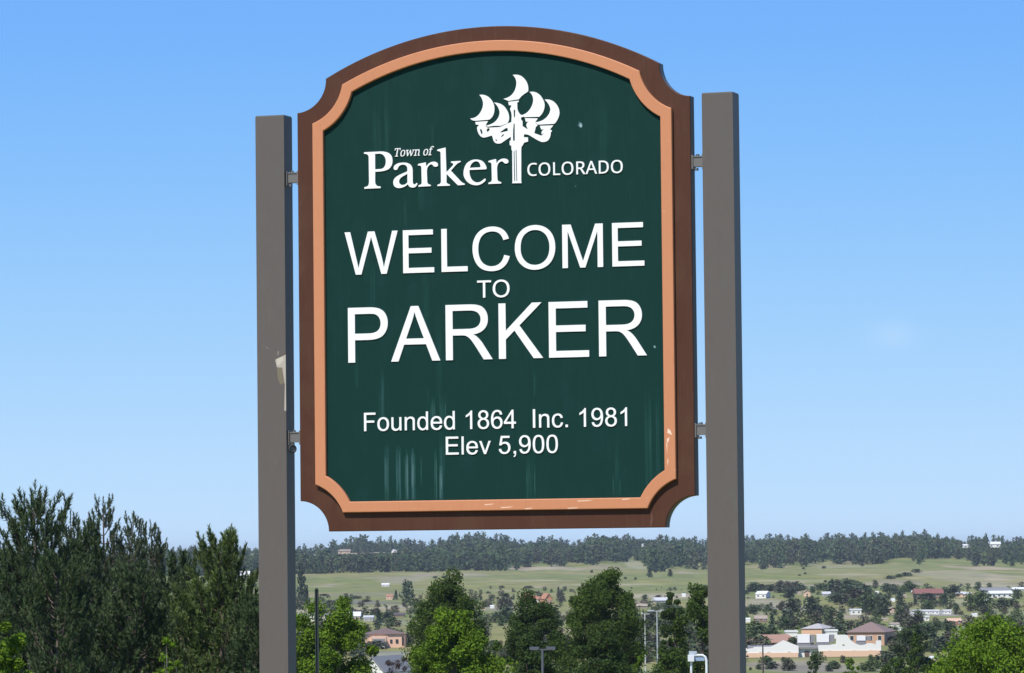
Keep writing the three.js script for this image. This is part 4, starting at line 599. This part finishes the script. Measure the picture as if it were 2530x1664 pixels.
{ // the white mission-style building: long facade with a low gable, a taller curved parapet and rooftop plant
  const g = ground(2010, 1627), k = g.D / FPX, b = top('mission_building', 'long white mission-style building with a gable and a curved parapet', 'building'); b.position.set(g.x, g.y, g.z); b.rotation.y = -.04;
  const X = (px) => (px - 2010) * k, Y = (py) => (1627 - py) * k;
  const facade = (pts, d, z = 0) => prism(pts.map(([a, c]) => [X(a), Y(c)]), d).translate(0, 0, z - d);
  part('left_facade', facade([[1842, 1640], [1974, 1640], [1974, 1599], [1962, 1594], [1937, 1584], [1918, 1594], [1905, 1600], [1864, 1600], [1862, 1603], [1842, 1605]], .5), W.white, b);
  part('link_wall', facade([[1974, 1640], [2024, 1640], [2024, 1600], [1974, 1600]], .5, -1.2), W.white, b);
  const pr = [[2024, 1640], [2177, 1640], [2177, 1587], [2165, 1587], [2164, 1597], [2156, 1594], [2146, 1593], [2137, 1597], [2126, 1598], [2114, 1594], [2104, 1587], [2098, 1580], [2096, 1574], [2090, 1572], [2070, 1572], [2067, 1576], [2066, 1594], [2050, 1597], [2022, 1597]];
  part('right_facade', facade(pr, .6, .6), W.white, b);
  part('base_band', box(X(2176) - X(2026), 1.05, .12, (X(2176) + X(2026)) / 2, .6, .67), W.peach, b); part('base_band', box(X(1973) - X(1843), .8, .12, (X(1973) + X(1843)) / 2, .45, .07), W.peach, b);
  part('flat_roof', box(X(2172) - X(1850), .4, 13, (X(2172) + X(1850)) / 2, Y(1603), -7.2), RF.grey, b);
  part('side_wall', box(.5, Y(1592), 13, X(2175), Y(1592) / 2, -7), W.cream, b); part('side_wall', box(.5, Y(1606), 13, X(1844), Y(1606) / 2, -7.1), W.cream, b);
  for (const [x0, x1, y0, y1] of [[1973, 2003, 1571, 1592], [2020, 2051, 1571, 1591], [2120, 2141, 1576, 1588]]) { const u = part('rooftop_unit', box(X(x1) - X(x0), Y(y0) - Y(y1), 2.4, (X(x0) + X(x1)) / 2, (Y(y0) + Y(y1)) / 2, -4.5), W.white, b); part('unit_side', box(13 * k, Y(y0) - Y(y1) - .15, 2.2, X(x1) + 6.8 * k, (Y(y0) + Y(y1)) / 2 - .05, -4.7), RF.grey, u); part('unit_curb', box(X(x1) - X(x0) + .2, Y(y1) - Y(1603), 2.2, (X(x0) + X(x1)) / 2, (Y(y1) + Y(1603)) / 2, -4.5), RF.grey, u); }
  for (const x of [1880, 1900, 1950]) part('window', box(8 * k, 10 * k, .12, X(x), Y(1616), .05), W.cream, b);
  for (const x of [2050, 2110, 2150]) part('window', box(7 * k, 6 * k, .12, X(x), Y(1612), .63), W.cream, b);
  part('doorway', box(12 * k, 16 * k, .12, X(1995), Y(1619), -1.18), DOOR, b); part('vent', box(5 * k, 3 * k, .12, X(2084), Y(1596), .63), W.tan, b);
}
building('terracotta_building', 'terracotta roofed building behind the low gable of the white building', 1940, 1600, 72, 10, { type: 'side', wall: W.orange, roof: 19, roofMat: M(.38, .215, .145), d: 13, win: 0, yaw: .3, cat: 'building' });
building('white_annex', 'white box annex above the terracotta roof', 1957, 1578, 28, 14, { type: 'flat', wall: W.white, roofMat: RF.white, d: 4, cat: 'building' });
building('white_annex', 'white box annex beside the grey hipped roof', 2056, 1580, 27, 18, { type: 'flat', wall: W.white, roofMat: RF.white, d: 4, cat: 'building' });
building('orange_hall', 'orange stucco hall with a grey sloping roof behind the rooftop boxes', 2006, 1572, 52, 16, { type: 'hip', wall: M(.68, .42, .27), roof: 12, roofMat: M(.46, .43, .40), d: 12, win: 0, yaw: -.3, cat: 'building' });
building('hipped_building', 'tan building with a large brown hipped roof behind the curved parapet', 2140, 1596, 92, 32, { type: 'hip', wall: M(.55, .33, .21), roof: 24, roofMat: M(.24, .165, .135), d: 15, win: 4, yaw: -.22, cat: 'building' });

{ // more trees between the houses, kept clear of the walls in view
  const r = rng(909); let k = 0;
  for (const [n, x0, x1, y0, y1, s] of [[150, 1838, 2530, 1458, 1560, .85], [22, 740, 1010, 1506, 1612, .9], [34, 1190, 1770, 1500, 1610, 1.3], [14, 1840, 2190, 1632, 1662, .8], [16, 2190, 2530, 1556, 1600, 1.3]]) for (let i = 0; i < n; i++) {
    const px = x0 + r() * (x1 - x0), py = y0 + r() * (y1 - y0), h = (9 + r() * 22) * s, w = h * (.8 + r() * .7), g = ground(px, py), m = g.D / FPX;
    if (fbm(g.x / 60, g.z / 160, 8.8) < -0.12) continue;
    if (clearings.some(([cx, cz, cw]) => Math.abs(cx * g.D / -cz - g.x) < cw / 2 + w * m * .5 && g.z > cz - 12 && (g.z - cz) * (py - 1366) / g.D < h * 1.0 + 4)) continue;
    if (px > 1835 && px < 2190 && py > 1530 && py < 1632) continue;
    farThing(px, py, w, h, 'round', vt[1], whereTree(px, py), 1000 + k++);
  }
}

// ---------------------------------------------------------------- poles and lamps
{
  const g = onGround(781.5, 60), h = levelAt(1457, 781.5, 60) - g.y, p = top('metal_pole', 'thin dark metal pole standing alone beside the scraped post', 'pole'); p.position.copy(g);
  const s = [[-.026, -.012], [-.014, -.012], [-.010, .012], [.010, .012], [.014, -.012], [.026, -.012], [.026, -.007], [.0175, -.007], [.0135, .018], [-.0135, .018], [-.0175, -.007], [-.026, -.007]];
  part('channel', prism(s, h + .5).rotateX(-Math.PI / 2).translate(0, -.5, 0), M(.028, .04, .036, { roughness: .55 }), p); part('tip', box(.04, .02, .02, 0, h + .005, .0), M(.05, .05, .05), p);
}
function lotLamp(label, px, topY, D, wpx, mat, heads) {
  const g = onGround(px, D), k = D / FPX, h = levelAt(topY, px, D) - g.y, L = top('lot_lamp', label, 'lamp', 'lot lamps'); L.position.copy(g);
  part('pole', new THREE.CylinderGeometry(.06, .09, h, 10).translate(0, h / 2, 0), mat, L); part('arm', box(wpx * k * .8, .07, .07, 0, h - .04, 0), mat, L);
  for (const s of heads) part('lamp_head', box(wpx * k * .36, .15, .4, s * wpx * k * .33, h + .02, 0), mat, L);
  part('base', new THREE.CylinderGeometry(.2, .22, .5, 12).translate(0, .2, 0), W.grey, L);
}
lotLamp('pale grey lamp pole with two flat heads between the olive trees', 1622, 1510, 480, 46, M(.42, .45, .46, { roughness: .5 }), [-1, 1]);
lotLamp('pale lamp pole partly hidden by the tallest olive tree', 1592, 1517, 470, 30, M(.5, .52, .48, { roughness: .5 }), [-1]);
lotLamp('grey lot lamp with two flat heads in front of dark shrubs', 1338, 1604, 215, 62, M(.10, .105, .12, { roughness: .5 }), [-1, 1]);
{ const g = onGround(1882.5, 500), h = levelAt(1592, 1882.5, 500) - g.y, u = top('wooden_pole', 'slim dark wooden pole before the white mission-style building', 'pole'); u.position.copy(g); part('shaft', new THREE.CylinderGeometry(.075, .11, h, 10).translate(0, h / 2, 0), M(.07, .05, .045), u); part('cap', new THREE.ConeGeometry(.085, .1, 10).translate(0, h + .05, 0), M(.1, .1, .1), u); }
{ // white bent pipe with a pale panel, beside the second post
  const D = 190, g = onGround(1720, D), k = D / FPX, f = top('pipe_frame', 'white bent pipe frame holding a pale blue panel', 'frame'); f.position.copy(g);
  const Y = (py) => levelAt(py, 1720, D) - g.y, X = (px) => (px - 1720) * k, wm = M(.75, .77, .78, { roughness: .4 }), cv = new THREE.CatmullRomCurve3([V(X(1698), Y(1622), 0), V(X(1722), Y(1620), 0), V(X(1737), Y(1621), 0), V(X(1742), Y(1628), 0), V(X(1743), Y(1645), 0), V(X(1743), -.2, 0)], false, 'catmullrom', .1);
  part('pipe', new THREE.TubeGeometry(cv, 60, .055, 8), wm, f); part('panel', box(X(1738) - X(1699), Y(1621) - Y(1634), .05, (X(1738) + X(1699)) / 2, (Y(1621) + Y(1634)) / 2, -.02), M(.30, .40, .55, { roughness: .3 }), f);
  part('end_box', box(X(1712) - X(1697), Y(1619) - Y(1635), .3, (X(1712) + X(1697)) / 2, (Y(1619) + Y(1635)) / 2, .02), wm, f); part('top_box', box(X(1719) - X(1700), Y(1610) - Y(1619), .2, (X(1719) + X(1700)) / 2, (Y(1610) + Y(1619)) / 2, -.05), M(.42, .47, .52), f);
  part('support', new THREE.CylinderGeometry(.05, .05, Y(1634) + .2, 8).translate(X(1705), Y(1634) / 2 - .1, 0), wm, f);
}

// ---------------------------------------------------------------- the wood on the ridge: one far-off mass
{
  const BARE = [[848, 1372, 64], [905, 1370, 40], [965, 1369, 66], [1036, 1368, 50], [1424, 1346, 26]], r = rng(77), spots = [], tr = limb([V(0, -.05, 0), V(0, .6, 0)], .03, .015, 4), tp = new Soup(), q = tr.toNonIndexed().attributes.position;
  for (let i = 0; i < q.count; i += 3) tp.tri(...[0, 1, 2].map((m) => V(q.getX(i + m), q.getY(i + m), q.getZ(i + m))), [2.6, 1.7, 1.6]);
  const forms = [240, 241, 242, 243].map((s, i) => mergeGeometries([farTree(s, ['wood', 'round', 'wood', 'round'][i], 190, .17, [1, 1, 1]), tp.geo()]));
  for (let i = 0; i < 90000 && spots.length < 12000; i++) {
    const px = -700 + r() * 3900, low = lerpT(FORESTLOW, px), D = 2750 + r() * 1600, d = ray(px, 1400), x = d.x / -d.z * D, y = height(x, -D);
    const sp = new THREE.Vector3(x, y, -D).project(camera), py = (1 - sp.y) / 2 * PH;
    const n = fbm(x / 60, D / 130, 9.9), edge = low + n * 16 - py;
    if (edge < 0 || (edge < 9 && r() > .5) || n < -0.27) continue;
    if (BARE.some(([bx, by, bw]) => Math.abs(px - bx) < bw / 2 && D > 3560 && D < 3960)) continue;
    const tops = (1 - new THREE.Vector3(x, y + 12, -D).project(camera).y) / 2 * PH;
    if (clearings.some(([cx, cz, w, hx, hy, hw, hD]) => (Math.abs(cx - x) < w * .6 + 3 && Math.abs(-D - cz) < 14) || false)) continue;
    let cap = Math.max(4, levelAt(lerpT(SKYLINE, px) + 7 + r() * 18, px, D) - y); for (const [, , , hx, hy, hw, hD] of [...clearings, ...BARE.map(([bx, by, bw]) => [0, 0, 0, bx, by, bw, 3960])]) if (D < hD && hD > 3000 && Math.abs(hx - px) < hw * .5 + 5 && tops < hy) { const base = levelAt(hy - 1, hx, D) - y; cap = Math.min(cap, base); }
    if (cap < 2.2) continue;
    spots.push([x, y, D, cap]);
  }
  for (let px = -700; px < 3200; px += 7 + r() * 15) {            // the trees that stand against the sky along the crest
    if (r() < .1) continue;
    const D = 4040 + r() * 120, d = ray(px, 1400), x = d.x / -d.z * D, y = height(x, -D); spots.push([x, y, D, 0, Math.min(20, Math.max(6, levelAt(lerpT(SKYLINE, px) - 5 + r() * r() * 16, px, D) - y))]);
  }
  const wood = top('ridge_forest', 'dark pine wood covering the long ridge', 'forest'); wood.userData.kind = 'stuff';
  const greens = [[.046, .082, .030], [.058, .096, .034], [.070, .104, .036], [.052, .078, .036], [.078, .092, .042]], mt = new THREE.Matrix4(), c = new THREE.Color();
  forms.forEach((geo, f) => {
    const own = spots.filter((s, i) => i % 4 === f), m = new THREE.InstancedMesh(geo, FOL.far, own.length);
    own.forEach(([x, y, D, cap, tall], i) => {
      const grow = fbm(x / 45, D / 90, 6.1), h = tall ?? Math.min(cap, Math.max(4.5, 8.5 + grow * 9 + r() * 5 + (r() < .06 ? 4 : 0))), w = h * (tall ? .55 + r() * .55 : .7 + r() * .6);
      mt.compose(V(x, y - .1, -D), new THREE.Quaternion().setFromAxisAngle(V(0, 1, 0), r() * 6.28), V(w, h, w)); m.setMatrixAt(i, mt); m.setColorAt(i, c.setRGB(...greens[Math.floor(r() * 5)]));
    });
    m.name = 'pines'; m.castShadow = m.receiveShadow = true; wood.add(m);
  });
}
{ // low scrub in patches over the valley floor, too many to count
  const r = rng(88), geo = farTree(250, 'round', 110, .2, [1, 1, 1]), spots = [];
  for (let i = 0; i < 40000 && spots.length < 2600; i++) {
    const px = -200 + r() * 2930, py = 1450 + r() * 200, D = 760 + r() * r() * 1400, d = ray(px, 1400), x = d.x / -d.z * D; void py;
    const n = fbm(x / 55, D / 110, 12.3) + fbm(x / 14, D / 26, 4.4) * .6; if (n < .07 || D < 790 && px > 1830 && px < 2200) continue;
    if (clearings.some(([cx, cz, cw]) => Math.abs(cx * D / -cz - x) < cw / 2 + 1 && -D > cz - 8 && -D < cz + 120)) continue;
    spots.push([x, height(x, -D), -D]);
  }
  const m = new THREE.InstancedMesh(geo, FOL.far, spots.length), mt = new THREE.Matrix4(), c = new THREE.Color(), tones = [[.055, .085, .035], [.075, .105, .035], [.10, .095, .055], [.085, .075, .05], [.05, .07, .04]];
  spots.forEach(([x, y, z], i) => { const h = .7 + r() * r() * 2.6, w = h * (1 + r() * 1.6); mt.compose(V(x, y - .1, z), new THREE.Quaternion().setFromAxisAngle(V(0, 1, 0), r() * 6.28), V(w, h, w)); m.setMatrixAt(i, mt); m.setColorAt(i, c.setRGB(...tones[Math.floor(r() * 5)])); });
  m.name = 'valley_scrub'; m.castShadow = m.receiveShadow = true; scene.add(m); tag(m, 'patches of low scrub over the valley floor', 'scrub', null, 'stuff');
}
renderer.render(scene, camera);
